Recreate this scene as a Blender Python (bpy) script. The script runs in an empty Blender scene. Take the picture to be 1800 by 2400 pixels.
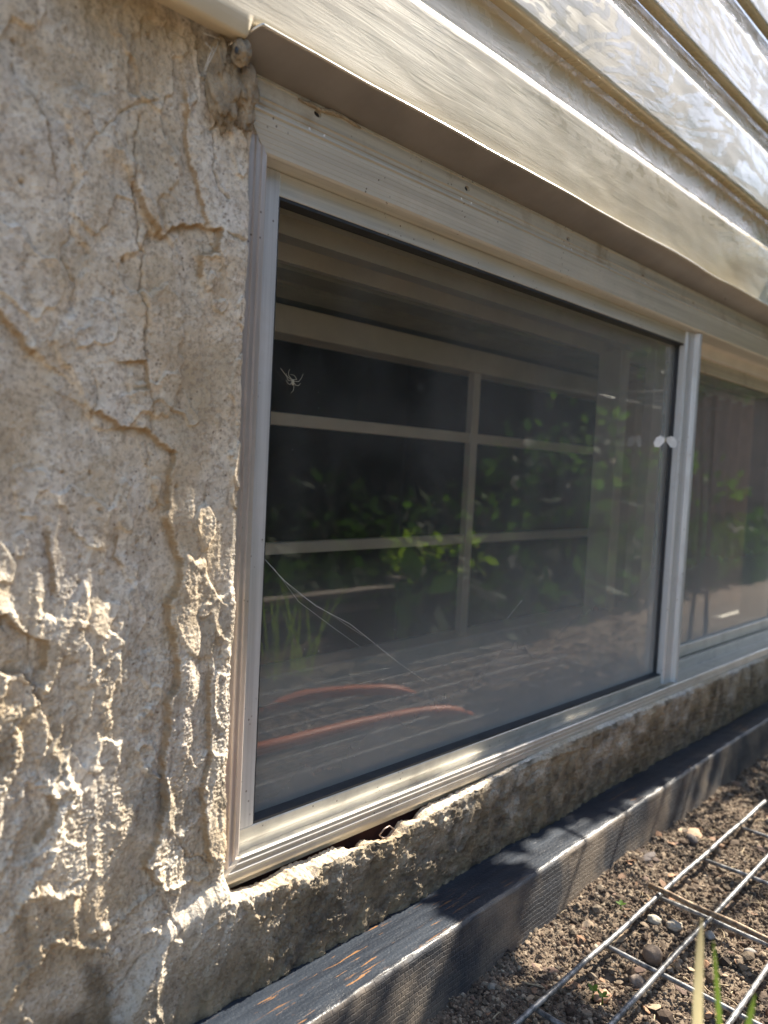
import bpy, math, random
import numpy as np
from mathutils import Vector, Matrix
rng = np.random.default_rng(7)
random.seed(7)
R_ = math.radians
scene = bpy.context.scene
C = scene.collection

# ------------------------------------------------------------------ camera
# World axes: x runs along the house wall, y points into the house (window glass at y = 0), z is up (soil at z = 0).
FPX, PCX, PCY, CD, CZ = 1850.0, 900.0, 1200.0, 0.45, 0.415
def _n(a): return a / np.linalg.norm(a)
_X = _n(np.array([1741.0, -16.0, FPX]))
_D = np.array([-1662.0, 33000.0, FPX]); _D = _n(_D - _X*np.dot(_X, _D))
_Z = -_D
_Y = np.cross(_Z, _X)
RW = np.array([_X, _Y, _Z])
def ray(px, py): return RW @ np.array([px-PCX, py-PCY, FPX])
def wy(px, py, y):
    r = ray(px, py); p = r*((CD+y)/r[1]); return np.array([p[0], y, p[2]+CZ])
def wz(px, py, z):
    r = ray(px, py); p = r*((z-CZ)/r[2]); return np.array([p[0], p[1]-CD, z])
def zat(px, py, y): return float(wy(px, py, y)[2])
cd = bpy.data.cameras.new('camera'); cam = bpy.data.objects.new('camera', cd); C.objects.link(cam)
cd.sensor_fit = 'HORIZONTAL'; cd.sensor_width = 36.0; cd.lens = 36.0*FPX/1800.0
cd.clip_start = 0.01; cd.clip_end = 400
m = Matrix.Identity(4)
for i in range(3):
    m[i][0] = RW[i][0]; m[i][1] = -RW[i][1]; m[i][2] = -RW[i][2]
m[0][3], m[1][3], m[2][3] = 0.0, -CD, CZ
cam.matrix_world = m
cd.dof.use_dof = True; cd.dof.focus_distance = 0.62; cd.dof.aperture_fstop = 8.0
scene.camera = cam
scene.view_settings.view_transform = 'Standard'; scene.view_settings.look = 'None'
scene.view_settings.gamma = 1.0; scene.view_settings.exposure = 1.58

# ------------------------------------------------------------------ sky and sun
SUN = _n(np.array([0.707, -0.056, 0.707]))
w = bpy.data.worlds.new('World'); scene.world = w; w.use_nodes = True
nt = w.node_tree
sky = nt.nodes.new('ShaderNodeTexSky'); sky.sky_type = 'NISHITA'; sky.sun_disc = False
sky.sun_elevation = math.asin(SUN[2]); sky.sun_rotation = math.atan2(SUN[0], SUN[1])
bg = nt.nodes['Background']; bg.inputs['Strength'].default_value = 0.108
nt.links.new(sky.outputs[0], bg.inputs[0])
ld = bpy.data.lights.new('sun', 'SUN'); ld.energy = 5.0; ld.angle = R_(0.55); ld.color = (1.0, 0.91, 0.77)
sun = bpy.data.objects.new('sun', ld); C.objects.link(sun)
sun.rotation_euler = Vector(SUN).to_track_quat('Z', 'Y').to_euler()

# ------------------------------------------------------------------ noise
_perm = rng.permutation(512); _perm = np.concatenate([_perm, _perm])
_g = rng.normal(size=(512, 2)); _g /= np.linalg.norm(_g, axis=1)[:, None]
def perlin(x, y):
    xi = np.floor(x).astype(np.int64); yi = np.floor(y).astype(np.int64)
    fx = x-xi; fy = y-yi
    u = fx*fx*fx*(fx*(fx*6-15)+10); v = fy*fy*fy*(fy*(fy*6-15)+10)
    def g(ix, iy, dx, dy):
        h = _perm[(_perm[ix & 511] + iy) & 511]; gg = _g[h]; return gg[..., 0]*dx+gg[..., 1]*dy
    a = g(xi, yi, fx, fy); b = g(xi+1, yi, fx-1, fy); c = g(xi, yi+1, fx, fy-1); d = g(xi+1, yi+1, fx-1, fy-1)
    return (a+(b-a)*u) + ((c+(d-c)*u)-(a+(b-a)*u))*v
def fbm(x, y, o=4, gain=0.5):
    s = 0; a = 1.0
    for k in range(o):
        s = s+a*perlin(x*(2**k)+17.3*k, y*(2**k)+9.1*k); a *= gain
    return s
def sstep(a, b, x):
    t = np.clip((x-a)/(b-a), 0, 1); return t*t*(3-2*t)
def seg_dist(px, pz, pts):
    """signed distance to a polyline; + on the left of its direction"""
    best = np.full(px.shape, 9.0); sg = np.ones(px.shape)
    for (x0, z0), (x1, z1) in zip(pts[:-1], pts[1:]):
        dx, dz = x1-x0, z1-z0; L = dx*dx+dz*dz+1e-12
        t = np.clip(((px-x0)*dx+(pz-z0)*dz)/L, 0, 1)
        ex = px-(x0+t*dx); ez = pz-(z0+t*dz); d = np.hypot(ex, ez)
        s = np.sign(dx*(pz-z0)-dz*(px-x0)); mk = d < best
        best = np.where(mk, d, best); sg = np.where(mk, s, sg)
    return best, sg

# ------------------------------------------------------------------ materials
def mat(name):
    mt = bpy.data.materials.new(name); mt.use_nodes = True
    return mt, mt.node_tree, mt.node_tree.nodes['Principled BSDF']
def nd(t, ty, **kw):
    n = t.nodes.new(ty)
    for k, v in kw.items():
        if k in n.inputs: n.inputs[k].default_value = v
        else: setattr(n, k, v)
    return n
def coords(t, scale=(1, 1, 1), rot=(0, 0, 0)):
    tc = nd(t, 'ShaderNodeTexCoord'); mp = nd(t, 'ShaderNodeMapping')
    mp.inputs['Scale'].default_value = scale; mp.inputs['Rotation'].default_value = rot
    t.links.new(tc.outputs['Object'], mp.inputs[0]); return mp.outputs[0]
def noise(t, vec, scale, detail=4, rough=0.55, dist=0.0):
    n = nd(t, 'ShaderNodeTexNoise'); n.inputs['Scale'].default_value = scale; n.inputs['Detail'].default_value = detail
    n.inputs['Roughness'].default_value = rough; n.inputs['Distortion'].default_value = dist
    t.links.new(vec, n.inputs['Vector']); return n.outputs['Fac']
def ramp(t, fac, stops):
    r = nd(t, 'ShaderNodeValToRGB'); e = r.color_ramp.elements
    while len(e) < len(stops): e.new(0.5)
    for el, (p, c) in zip(e, stops):
        el.position = p; el.color = (c[0], c[1], c[2], 1) if not isinstance(c, (int, float)) else (c, c, c, 1)
    t.links.new(fac, r.inputs[0]); return r.outputs[0]
def mix(t, fac, a, b, mode='MIX'):
    n = nd(t, 'ShaderNodeMix'); n.data_type = 'RGBA'; n.blend_type = mode
    for s, v in ((n.inputs[0], fac), (n.inputs[6], a), (n.inputs[7], b)):
        if isinstance(v, bpy.types.NodeSocket): t.links.new(v, s)
        elif isinstance(v, (int, float)): s.default_value = v if s.type == 'VALUE' else (v, v, v, 1)
        else: s.default_value = (v[0], v[1], v[2], 1)
    return n.outputs[2]
def bump(t, h, strength=0.5, dist=0.001, normal=None):
    b = nd(t, 'ShaderNodeBump'); b.inputs['Strength'].default_value = strength; b.inputs['Distance'].default_value = dist
    t.links.new(h, b.inputs['Height'])
    if normal is not None: t.links.new(normal, b.inputs['Normal'])
    return b.outputs[0]
def math_(t, op, a, b=0.0):
    n = nd(t, 'ShaderNodeMath'); n.operation = op
    for s, v in ((n.inputs[0], a), (n.inputs[1], b)):
        if isinstance(v, bpy.types.NodeSocket): t.links.new(v, s)
        else: s.default_value = v
    return n.outputs[0]
def attr(t, name):
    n = nd(t, 'ShaderNodeAttribute'); n.attribute_name = name; return n

def m_stucco():
    mt, t, b = mat('stucco'); v = coords(t)
    n1 = noise(t, v, 10, 6, 0.62); n2 = noise(t, v, 60, 6, 0.7); n3 = noise(t, v, 420, 3, 0.6)
    c = ramp(t, n1, [(0.34, (0.52, 0.41, 0.27)), (0.44, (0.68, 0.56, 0.40)), (0.54, (0.84, 0.76, 0.63)), (0.64, (0.71, 0.635, 0.54))])
    c = mix(t, ramp(t, n2, [(0.44, 0.0), (0.66, 0.6)]), c, (0.46, 0.38, 0.28))
    c = mix(t, ramp(t, noise(t, v, 300, 4, 0.75), [(0.38, 0.65), (0.52, 0.0)]), c, (0.30, 0.235, 0.17))
    vs = coords(t, (90, 90, 38)); st = noise(t, vs, 1.0, 4, 0.7)
    c = mix(t, ramp(t, st, [(0.58, 0.0), (0.75, 0.5)]), c, (0.30, 0.235, 0.16))
    # small dark pinholes and mineral specks
    vo = nd(t, 'ShaderNodeTexVoronoi'); vo.inputs['Scale'].default_value = 230; vo.inputs['Randomness'].default_value = 1
    t.links.new(v, vo.inputs['Vector'])
    spk = math_(t, 'MULTIPLY', ramp(t, vo.outputs['Distance'], [(0.10, 1.0), (0.24, 0.0)]), ramp(t, noise(t, v, 40, 3, 0.6), [(0.47, 0.0), (0.58, 1.0)]))
    c = mix(t, math_(t, 'MULTIPLY', spk, 0.75), c, (0.13, 0.085, 0.055))
    c = mix(t, attr(t, 'chip').outputs['Fac'], c, (0.30, 0.19, 0.085))
    c = mix(t, attr(t, 'grime').outputs['Fac'], c, mix(t, ramp(t, n2, [(0.4, 0.0), (0.62, 1.0)]), (0.07, 0.055, 0.04), (0.24, 0.19, 0.12)))
    t.links.new(c, b.inputs['Base Color']); b.inputs['Roughness'].default_value = 0.93
    b.inputs['Specular IOR Level'].default_value = 0.25
    hh = math_(t, 'ADD', math_(t, 'MULTIPLY', n3, 0.7), math_(t, 'MULTIPLY', noise(t, v, 1300, 2, 0.5), 0.4))
    t.links.new(bump(t, hh, 0.95, 0.0014), b.inputs['Normal']); return mt
def m_alu(name='aged_aluminium', axis='x', col=(0.58, 0.56, 0.51), dirty=(0.30, 0.26, 0.20), metal=0.55, rough=0.34, warm=0.5):
    mt, t, b = mat(name)
    sc = {'x': (3, 160, 160), 'z': (160, 160, 3)}[axis]
    st = noise(t, coords(t, sc), 1.0, 5, 0.65); v = coords(t); bl = noise(t, v, 26, 5, 0.65); fn = noise(t, v, 700, 2)
    c = ramp(t, st, [(0.28, [x*0.74 for x in col]), (0.5, col), (0.72, [min(1, x*1.16) for x in col])])
    c = mix(t, ramp(t, bl, [(0.5, 0.0), (0.72, warm)]), c, dirty)
    vo = nd(t, 'ShaderNodeTexVoronoi'); vo.inputs['Scale'].default_value = 170; t.links.new(v, vo.inputs['Vector'])
    sp = math_(t, 'MULTIPLY', ramp(t, vo.outputs['Distance'], [(0.08, 1.0), (0.17, 0.0)]), ramp(t, noise(t, v, 30, 2), [(0.53, 0.0), (0.6, 1.0)]))
    c = mix(t, math_(t, 'MULTIPLY', sp, 0.8), c, (0.09, 0.06, 0.035))
    t.links.new(c, b.inputs['Base Color'])
    t.links.new(math_(t, 'SUBTRACT', metal, math_(t, 'MULTIPLY', ramp(t, bl, [(0.45, 0.0), (0.7, 1.0)]), 0.35)), b.inputs['Metallic'])
    t.links.new(math_(t, 'ADD', rough-0.1, math_(t, 'MULTIPLY', st, 0.25)), b.inputs['Roughness'])
    t.links.new(bump(t, math_(t, 'ADD', st, math_(t, 'MULTIPLY', fn, 0.25)), 0.28, 0.0006), b.inputs['Normal']); return mt
def m_vinyl():
    mt, t, b = mat('cream_vinyl')
    big = noise(t, coords(t, (5.5, 1, 15)), 1.0, 3, 0.5)
    wl = noise(t, coords(t, (7, 10, 150)), 1.0, 3, 0.5, 1.3)
    wr = ramp(t, wl, [(0.40, 0.0), (0.44, 1.0), (0.50, 0.3), (0.54, 1.0), (0.60, 0.1), (0.66, 0.9)])
    g = noise(t, coords(t, (14, 40, 420)), 1.0, 4, 0.6, 0.6)
    wavy = noise(t, coords(t, (7, 7, 22)), 1.0, 2, 0.5)
    v = coords(t)
    c = ramp(t, noise(t, v, 9, 4), [(0.35, (0.62, 0.52, 0.35)), (0.65, (0.70, 0.61, 0.44))])
    c = mix(t, ramp(t, g, [(0.62, 0.0), (0.75, 0.35)]), c, (0.34, 0.27, 0.17))
    t.links.new(c, b.inputs['Base Color'])
    # embossed cathedral grain: smooth glossy islands between brushed, duller bands
    kn = noise(t, coords(t, (3.2, 1, 11), (0, 0.10, 0)), 1.0, 4, 0.6, 2.0)
    isl = ramp(t, kn, [(0.36, 0.0), (0.375, 1.0), (0.43, 1.0), (0.445, 0.0), (0.49, 0.0), (0.505, 1.0), (0.56, 1.0), (0.575, 0.0), (0.62, 0.0), (0.635, 1.0)])
    vert = noise(t, coords(t, (26, 1, 11), (0, 0.35, 0)), 1.0, 4, 0.6, 1.5)
    isl = math_(t, 'MULTIPLY', isl, ramp(t, vert, [(0.40, 0.25), (0.50, 1.0)]))
    sxx = nd(t, 'ShaderNodeSeparateXYZ'); t.links.new(v, sxx.inputs[0])
    reg = math_(t, 'MULTIPLY', ramp(t, sxx.outputs[0], [(0.18, 0.0), (0.45, 1.0)]), ramp(t, sxx.outputs[2], [(0.04, 0.15), (0.12, 1.0)]))
    isl = math_(t, 'MULTIPLY', isl, reg)
    t.links.new(math_(t, 'SUBTRACT', 0.38, math_(t, 'MULTIPLY', isl, 0.32)), b.inputs['Roughness'])
    t.links.new(math_(t, 'ADD', 0.20, math_(t, 'MULTIPLY', isl, 0.80)), b.inputs['Coat Weight'])
    wr = math_(t, 'ADD', wr, math_(t, 'MULTIPLY', isl, 0.8))
    b.inputs['Coat Roughness'].default_value = 0.03; b.inputs['Coat IOR'].default_value = 1.6
    n1 = bump(t, wavy, 0.35, 0.005)
    n2 = bump(t, wr, 0.13, 0.0004, n1)
    n3 = bump(t, g, 0.12, 0.0004, n2)
    t.links.new(n3, b.inputs['Normal']); t.links.new(bump(t, wr, 0.10, 0.0003, bump(t, wavy, 0.18, 0.005)), b.inputs['Coat Normal']); return mt
def m_simple(name, col, rough=0.7, metal=0.0, var=0.25, scale=60, bs=0.3, bd=0.0005, col2=None):
    mt, t, b = mat(name); v = coords(t); n = noise(t, v, scale, 5, 0.6)
    c2 = col2 or [x*(1+var) for x in col]
    c = ramp(t, n, [(0.35, [x*(1-var) for x in col]), (0.65, c2)])
    t.links.new(c, b.inputs['Base Color']); b.inputs['Roughness'].default_value = rough; b.inputs['Metallic'].default_value = metal
    t.links.new(bump(t, noise(t, v, scale*6, 3), bs, bd), b.inputs['Normal']); return mt
def m_glass(name, dust=0.05, haze=0.03):
    mt, t, b = mat(name); t.nodes.remove(b); out = t.nodes['Material Output']
    tr = nd(t, 'ShaderNodeBsdfTransparent'); tr.inputs[0].default_value = (0.93, 0.93, 0.91, 1)
    gl = nd(t, 'ShaderNodeBsdfGlossy'); gl.inputs['Roughness'].default_value = 0.012
    df = nd(t, 'ShaderNodeBsdfDiffuse'); df.inputs[0].default_value = (0.60, 0.615, 0.60, 1)
    fr = nd(t, 'ShaderNodeFresnel'); fr.inputs['IOR'].default_value = 1.5
    f = math_(t, 'MINIMUM', math_(t, 'MULTIPLY', fr.outputs[0], 1.85), 0.9)
    m1 = nd(t, 'ShaderNodeMixShader'); t.links.new(f, m1.inputs[0]); t.links.new(tr.outputs[0], m1.inputs[1]); t.links.new(gl.outputs[0], m1.inputs[2])
    v = coords(t)
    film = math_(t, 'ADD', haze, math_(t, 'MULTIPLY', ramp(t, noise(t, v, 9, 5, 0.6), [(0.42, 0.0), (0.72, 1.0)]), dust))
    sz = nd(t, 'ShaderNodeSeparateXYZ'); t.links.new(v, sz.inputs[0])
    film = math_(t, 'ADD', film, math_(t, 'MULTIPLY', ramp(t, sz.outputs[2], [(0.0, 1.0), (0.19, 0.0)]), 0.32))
    film = math_(t, 'ADD', film, math_(t, 'MULTIPLY', ramp(t, sz.outputs[0], [(0.14, 0.0), (0.68, 1.0)]), 0.19))  # lens veil and sunlit haze painted in, rising towards the right
    streak = ramp(t, noise(t, coords(t, (60, 1, 5)), 1.0, 4, 0.7), [(0.6, 0.0), (0.8, 0.035)])
    vo = nd(t, 'ShaderNodeTexVoronoi'); vo.inputs['Scale'].default_value = 130; t.links.new(v, vo.inputs['Vector'])
    sp = math_(t, 'MULTIPLY', ramp(t, vo.outputs['Distance'], [(0.035, 0.45), (0.06, 0.0)]), ramp(t, noise(t, v, 22, 3), [(0.52, 0.0), (0.60, 1.0)]))
    vo2 = nd(t, 'ShaderNodeTexVoronoi'); vo2.inputs['Scale'].default_value = 420; t.links.new(v, vo2.inputs['Vector'])
    sp2 = ramp(t, vo2.outputs['Distance'], [(0.06, 0.16), (0.13, 0.0)])
    d = math_(t, 'ADD', math_(t, 'ADD', film, streak), math_(t, 'ADD', sp, sp2))
    m2 = nd(t, 'ShaderNodeMixShader'); t.links.new(d, m2.inputs[0]); t.links.new(m1.outputs[0], m2.inputs[1]); t.links.new(df.outputs[0], m2.inputs[2])
    t.links.new(m2.outputs[0], out.inputs[0]); return mt
def m_board():
    mt, t, b = mat('black_painted_timber'); v = coords(t)
    g = noise(t, coords(t, (9, 130, 130)), 1.0, 5, 0.7); n = noise(t, v, 12, 4)
    chip = math_(t, 'MULTIPLY', ramp(t, noise(t, coords(t, (16, 240, 60)), 1.0, 4, 0.7), [(0.60, 0.0), (0.63, 1.0)]), ramp(t, noise(t, v, 7, 3), [(0.46, 0.0), (0.56, 1.0)]))
    sep = nd(t, 'ShaderNodeNewGeometry'); sx = nd(t, 'ShaderNodeSeparateXYZ'); t.links.new(sep.outputs['True Normal'], sx.inputs[0])
    top = ramp(t, sx.outputs['Z'], [(0.80, 0.0), (0.93, 1.0)])
    chip = math_(t, 'MULTIPLY', chip, top)
    c = ramp(t, g, [(0.35, (0.012, 0.017, 0.027)), (0.7, (0.038, 0.048, 0.064))])
    side = math_(t, 'SUBTRACT', 1.0, top)
    c = mix(t, math_(t, 'MULTIPLY', ramp(t, n, [(0.42, 0.08), (0.60, 0.95)]), side), c, (0.21, 0.17, 0.13))
    c = mix(t, chip, c, (0.27, 0.135, 0.055))
    sp = ramp(t, noise(t, v, 900, 2), [(0.66, 0.0), (0.72, 0.7)])
    c = mix(t, math_(t, 'MULTIPLY', sp, ramp(t, n, [(0.45, 0.0), (0.6, 1.0)])), c, (0.5, 0.47, 0.42))
    t.links.new(c, b.inputs['Base Color'])
    t.links.new(mix(t, top, 0.65, 0.36), b.inputs['Roughness']); b.inputs['Specular IOR Level'].default_value = 0.6
    br = nd(t, 'ShaderNodeTexBrick'); br.inputs['Scale'].default_value = 1.0; br.inputs['Mortar Size'].default_value = 0.06
    br.inputs['Brick Width'].default_value = 1.0; br.inputs['Row Height'].default_value = 0.5; br.inputs['Mortar Smooth'].default_value = 0.6
    mp = nd(t, 'ShaderNodeCombineXYZ'); so = nd(t, 'ShaderNodeSeparateXYZ'); tc = nd(t, 'ShaderNodeTexCoord'); t.links.new(tc.outputs['Object'], so.inputs[0])
    wob = math_(t, 'MULTIPLY', noise(t, v, 55, 3), 0.5)
    t.links.new(math_(t, 'ADD', math_(t, 'MULTIPLY', so.outputs[0], 95), wob), mp.inputs[0]); t.links.new(math_(t, 'ADD', math_(t, 'MULTIPLY', so.outputs[2], 125), wob), mp.inputs[1])
    t.links.new(mp.outputs[0], br.inputs['Vector'])
    hb = math_(t, 'MULTIPLY', math_(t, 'SUBTRACT', 1.0, br.outputs['Fac']), side)
    h = math_(t, 'ADD', math_(t, 'ADD', math_(t, 'MULTIPLY', g, 0.7), math_(t, 'MULTIPLY', hb, 0.8)), math_(t, 'MULTIPLY', noise(t, v, 420, 3), 0.5))
    t.links.new(bump(t, h, 0.6, 0.0013), b.inputs['Normal']); return mt
def m_soil(name='soil'):
    mt, t, b = mat(name); v = coords(t); n = noise(t, v, 30, 6, 0.7); n2 = noise(t, v, 240, 4, 0.7)
    c = ramp(t, n2, [(0.30, (0.10, 0.068, 0.045)), (0.5, (0.24, 0.18, 0.125)), (0.72, (0.42, 0.34, 0.24))])
    c = mix(t, ramp(t, n, [(0.40, 0.0), (0.62, 0.8)]), c, (0.085, 0.058, 0.038))
    t.links.new(c, b.inputs['Base Color']); b.inputs['Roughness'].default_value = 0.95
    t.links.new(bump(t, noise(t, v, 900, 4, 0.7), 0.9, 0.0015), b.inputs['Normal']); return mt
def m_tint(name, rough=0.9, cmul=1.0, bscale=900):
    mt, t, b = mat(name); v = coords(t); a = attr(t, 'tint')
    c = mix(t, ramp(t, noise(t, v, 500, 4), [(0.3, 0.0), (0.7, 0.6)]), a.outputs['Color'], mix(t, 1.0, a.outputs['Color'], (0.55, 0.5, 0.45), 'MULTIPLY'))
    t.links.new(c, b.inputs['Base Color']); b.inputs['Roughness'].default_value = rough
    t.links.new(bump(t, noise(t, v, bscale, 3), 0.6, 0.0008), b.inputs['Normal']); return mt
def m_leaf(name, col, tm=(1.4, 1.7, 0.6)):
    mt, t, b = mat(name); v = coords(t); n = noise(t, v, 12, 4)
    c = ramp(t, n, [(0.35, [x*0.6 for x in col]), (0.65, [x*1.5 for x in col])])
    t.links.new(c, b.inputs['Base Color']); b.inputs['Roughness'].default_value = 0.62; b.inputs['Specular IOR Level'].default_value = 0.25
    tl = nd(t, 'ShaderNodeBsdfTranslucent'); t.links.new(mix(t, 1.0, c, tm, 'MULTIPLY'), tl.inputs[0])
    ms = nd(t, 'ShaderNodeMixShader'); ms.inputs[0].default_value = 0.4
    t.links.new(b.outputs[0], ms.inputs[1]); t.links.new(tl.outputs[0], ms.inputs[2]); t.links.new(ms.outputs[0], t.nodes['Material Output'].inputs[0])
    return mt
M = dict(
    stucco=m_stucco(), alux=m_alu('aged_aluminium_rail', 'x'), aluz=m_alu('aged_aluminium_jamb', 'z', (0.62, 0.55, 0.50)),
    white=m_alu('chalky_aluminium', 'x', (0.60, 0.58, 0.51), (0.40, 0.35, 0.24), 0.30, 0.42, 0.3),
    whitez=m_alu('chalky_aluminium_stile', 'z', (0.63, 0.63, 0.62), (0.42, 0.38, 0.30), 0.30, 0.40, 0.3),
    beige=m_alu('dirty_beige_aluminium', 'x', (0.55, 0.50, 0.40), (0.26, 0.19, 0.11), 0.15, 0.45, 0.8),
    vinyl=m_vinyl(), flash=m_simple('weathered_flashing', (0.25, 0.225, 0.20), 0.42, 0.25, 0.12, 18, 0.15, 0.0004),
    lip=m_simple('bare_flashing_edge', (0.75, 0.70, 0.60), 0.22, 0.6, 0.08, 40, 0.1, 0.0003),
    gasket=m_simple('black_rubber', (0.03, 0.033, 0.038), 0.5), glass=m_glass('dusty_veiled_glass', 0.06, 0.014), glass2=m_glass('dusty_veiled_glass_rear', 0.05, 0.03),
    board=m_board(), soil=m_soil(), inner=m_simple('beige_inner_frame', (0.84, 0.78, 0.70), 0.5, 0, 0.06, 20, 0.1),
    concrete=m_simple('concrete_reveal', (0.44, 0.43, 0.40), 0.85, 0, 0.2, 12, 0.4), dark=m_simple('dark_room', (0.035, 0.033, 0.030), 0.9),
    soffit=m_simple('olive_grey_soffit', (0.42, 0.40, 0.33), 0.6, 0, 0.15, 15),
    litter=m_simple('dry_rootlets', (0.42, 0.33, 0.21), 0.9, 0, 0.3, 90),
    curtain=m_simple('brown_cloth', (0.30, 0.17, 0.12), 0.9, 0, 0.15, 30),
    blind=m_simple('cream_blind', (0.72, 0.68, 0.60), 0.6, 0, 0.04), wire=m_simple('galvanised_wire', (0.15, 0.15, 0.155), 0.5, 0.5, 0.5, 160, 0.5, 0.0004, (0.36, 0.36, 0.36)),
    rust=m_simple('rusty_wire', (0.20, 0.13, 0.085), 0.55, 0.5, 0.35, 200, 0.5, 0.0004, (0.36, 0.28, 0.2)),
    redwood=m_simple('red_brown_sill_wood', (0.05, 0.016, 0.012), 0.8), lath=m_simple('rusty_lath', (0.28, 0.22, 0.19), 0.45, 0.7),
    clod=m_tint('soil_crumbs', 0.95), stone=m_tint('stone_surface', 0.85),
    hose=m_simple('orange_rubber', (0.80, 0.20, 0.05), 0.4, 0, 0.15, 30), timber=m_simple('weathered_timber', (0.36, 0.30, 0.24), 0.85, 0, 0.3, 40, 0.6, 0.002),
    fence=m_simple('red_brown_fence_boards', (0.13, 0.065, 0.04), 0.75, 0, 0.3, 25, 0.4, 0.002),
    leaf=m_leaf('green_leaf', (0.07, 0.13, 0.02)), leaf2=m_leaf('lime_leaf', (0.24, 0.33, 0.03)), leafd=m_leaf('dark_leaf', (0.03, 0.06, 0.018)),
    straw=m_leaf('dry_grass', (0.34, 0.31, 0.20), (1.1, 1.05, 0.9)), grass=m_leaf('grass_blade', (0.075, 0.10, 0.03), (1.2, 1.4, 0.7)), bark=m_simple('bark', (0.10, 0.075, 0.05), 0.9, 0, 0.3, 30, 0.7, 0.003),
    spider=m_simple('pale_spider', (0.40, 0.37, 0.27), 0.6), moth=m_simple('white_wing', (0.86, 0.85, 0.82), 0.7), web=m_simple('cobweb_silk', (0.75, 0.74, 0.70), 0.5),
    mud=m_simple('dried_mud', (0.36, 0.29, 0.20), 0.95, 0, 0.35, 90, 1.0, 0.002), concrete2=m_simple('neighbour_siding', (0.6, 0.55, 0.48), 0.5),
)

# ------------------------------------------------------------------ object helpers
def link(name, verts, faces, material, parent=None, smooth=True, mats=None, fm=None):
    me = bpy.data.meshes.new(name)
    v = np.asarray(verts, dtype=np.float32).reshape(-1, 3); n = len(v)
    if isinstance(faces, np.ndarray) and faces.ndim == 2:
        k = faces.shape[1]; me.vertices.add(n); me.vertices.foreach_set('co', v.ravel())
        me.loops.add(faces.size); me.loops.foreach_set('vertex_index', faces.astype(np.int32).ravel())
        me.polygons.add(len(faces)); me.polygons.foreach_set('loop_start', np.arange(0, faces.size, k, dtype=np.int32))
        me.polygons.foreach_set('loop_total', np.full(len(faces), k, dtype=np.int32)); me.update(calc_edges=True); me.validate()
    else:
        me.from_pydata([tuple(map(float, p)) for p in v], [], [tuple(int(i) for i in f) for f in faces]); me.update()
    for mm in (mats or [material]): me.materials.append(mm)
    if fm is not None: me.polygons.foreach_set('material_index', np.asarray(fm, dtype=np.int32))
    me.polygons.foreach_set('use_smooth', np.full(len(me.polygons), smooth))
    o = bpy.data.objects.new(name, me); C.objects.link(o)
    if parent is not None: o.parent = parent
    return o
def tag(o, label=None, cat=None, group=None, kind=None):
    if label: o['label'] = label
    if cat: o['category'] = cat
    if group: o['group'] = group
    if kind: o['kind'] = kind
    return o
def empty(name, loc, label, cat, group=None):
    o = bpy.data.objects.new(name, None); C.objects.link(o); o.location = loc; o.empty_display_size = 0.02
    return tag(o, label, cat, group)
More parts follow.
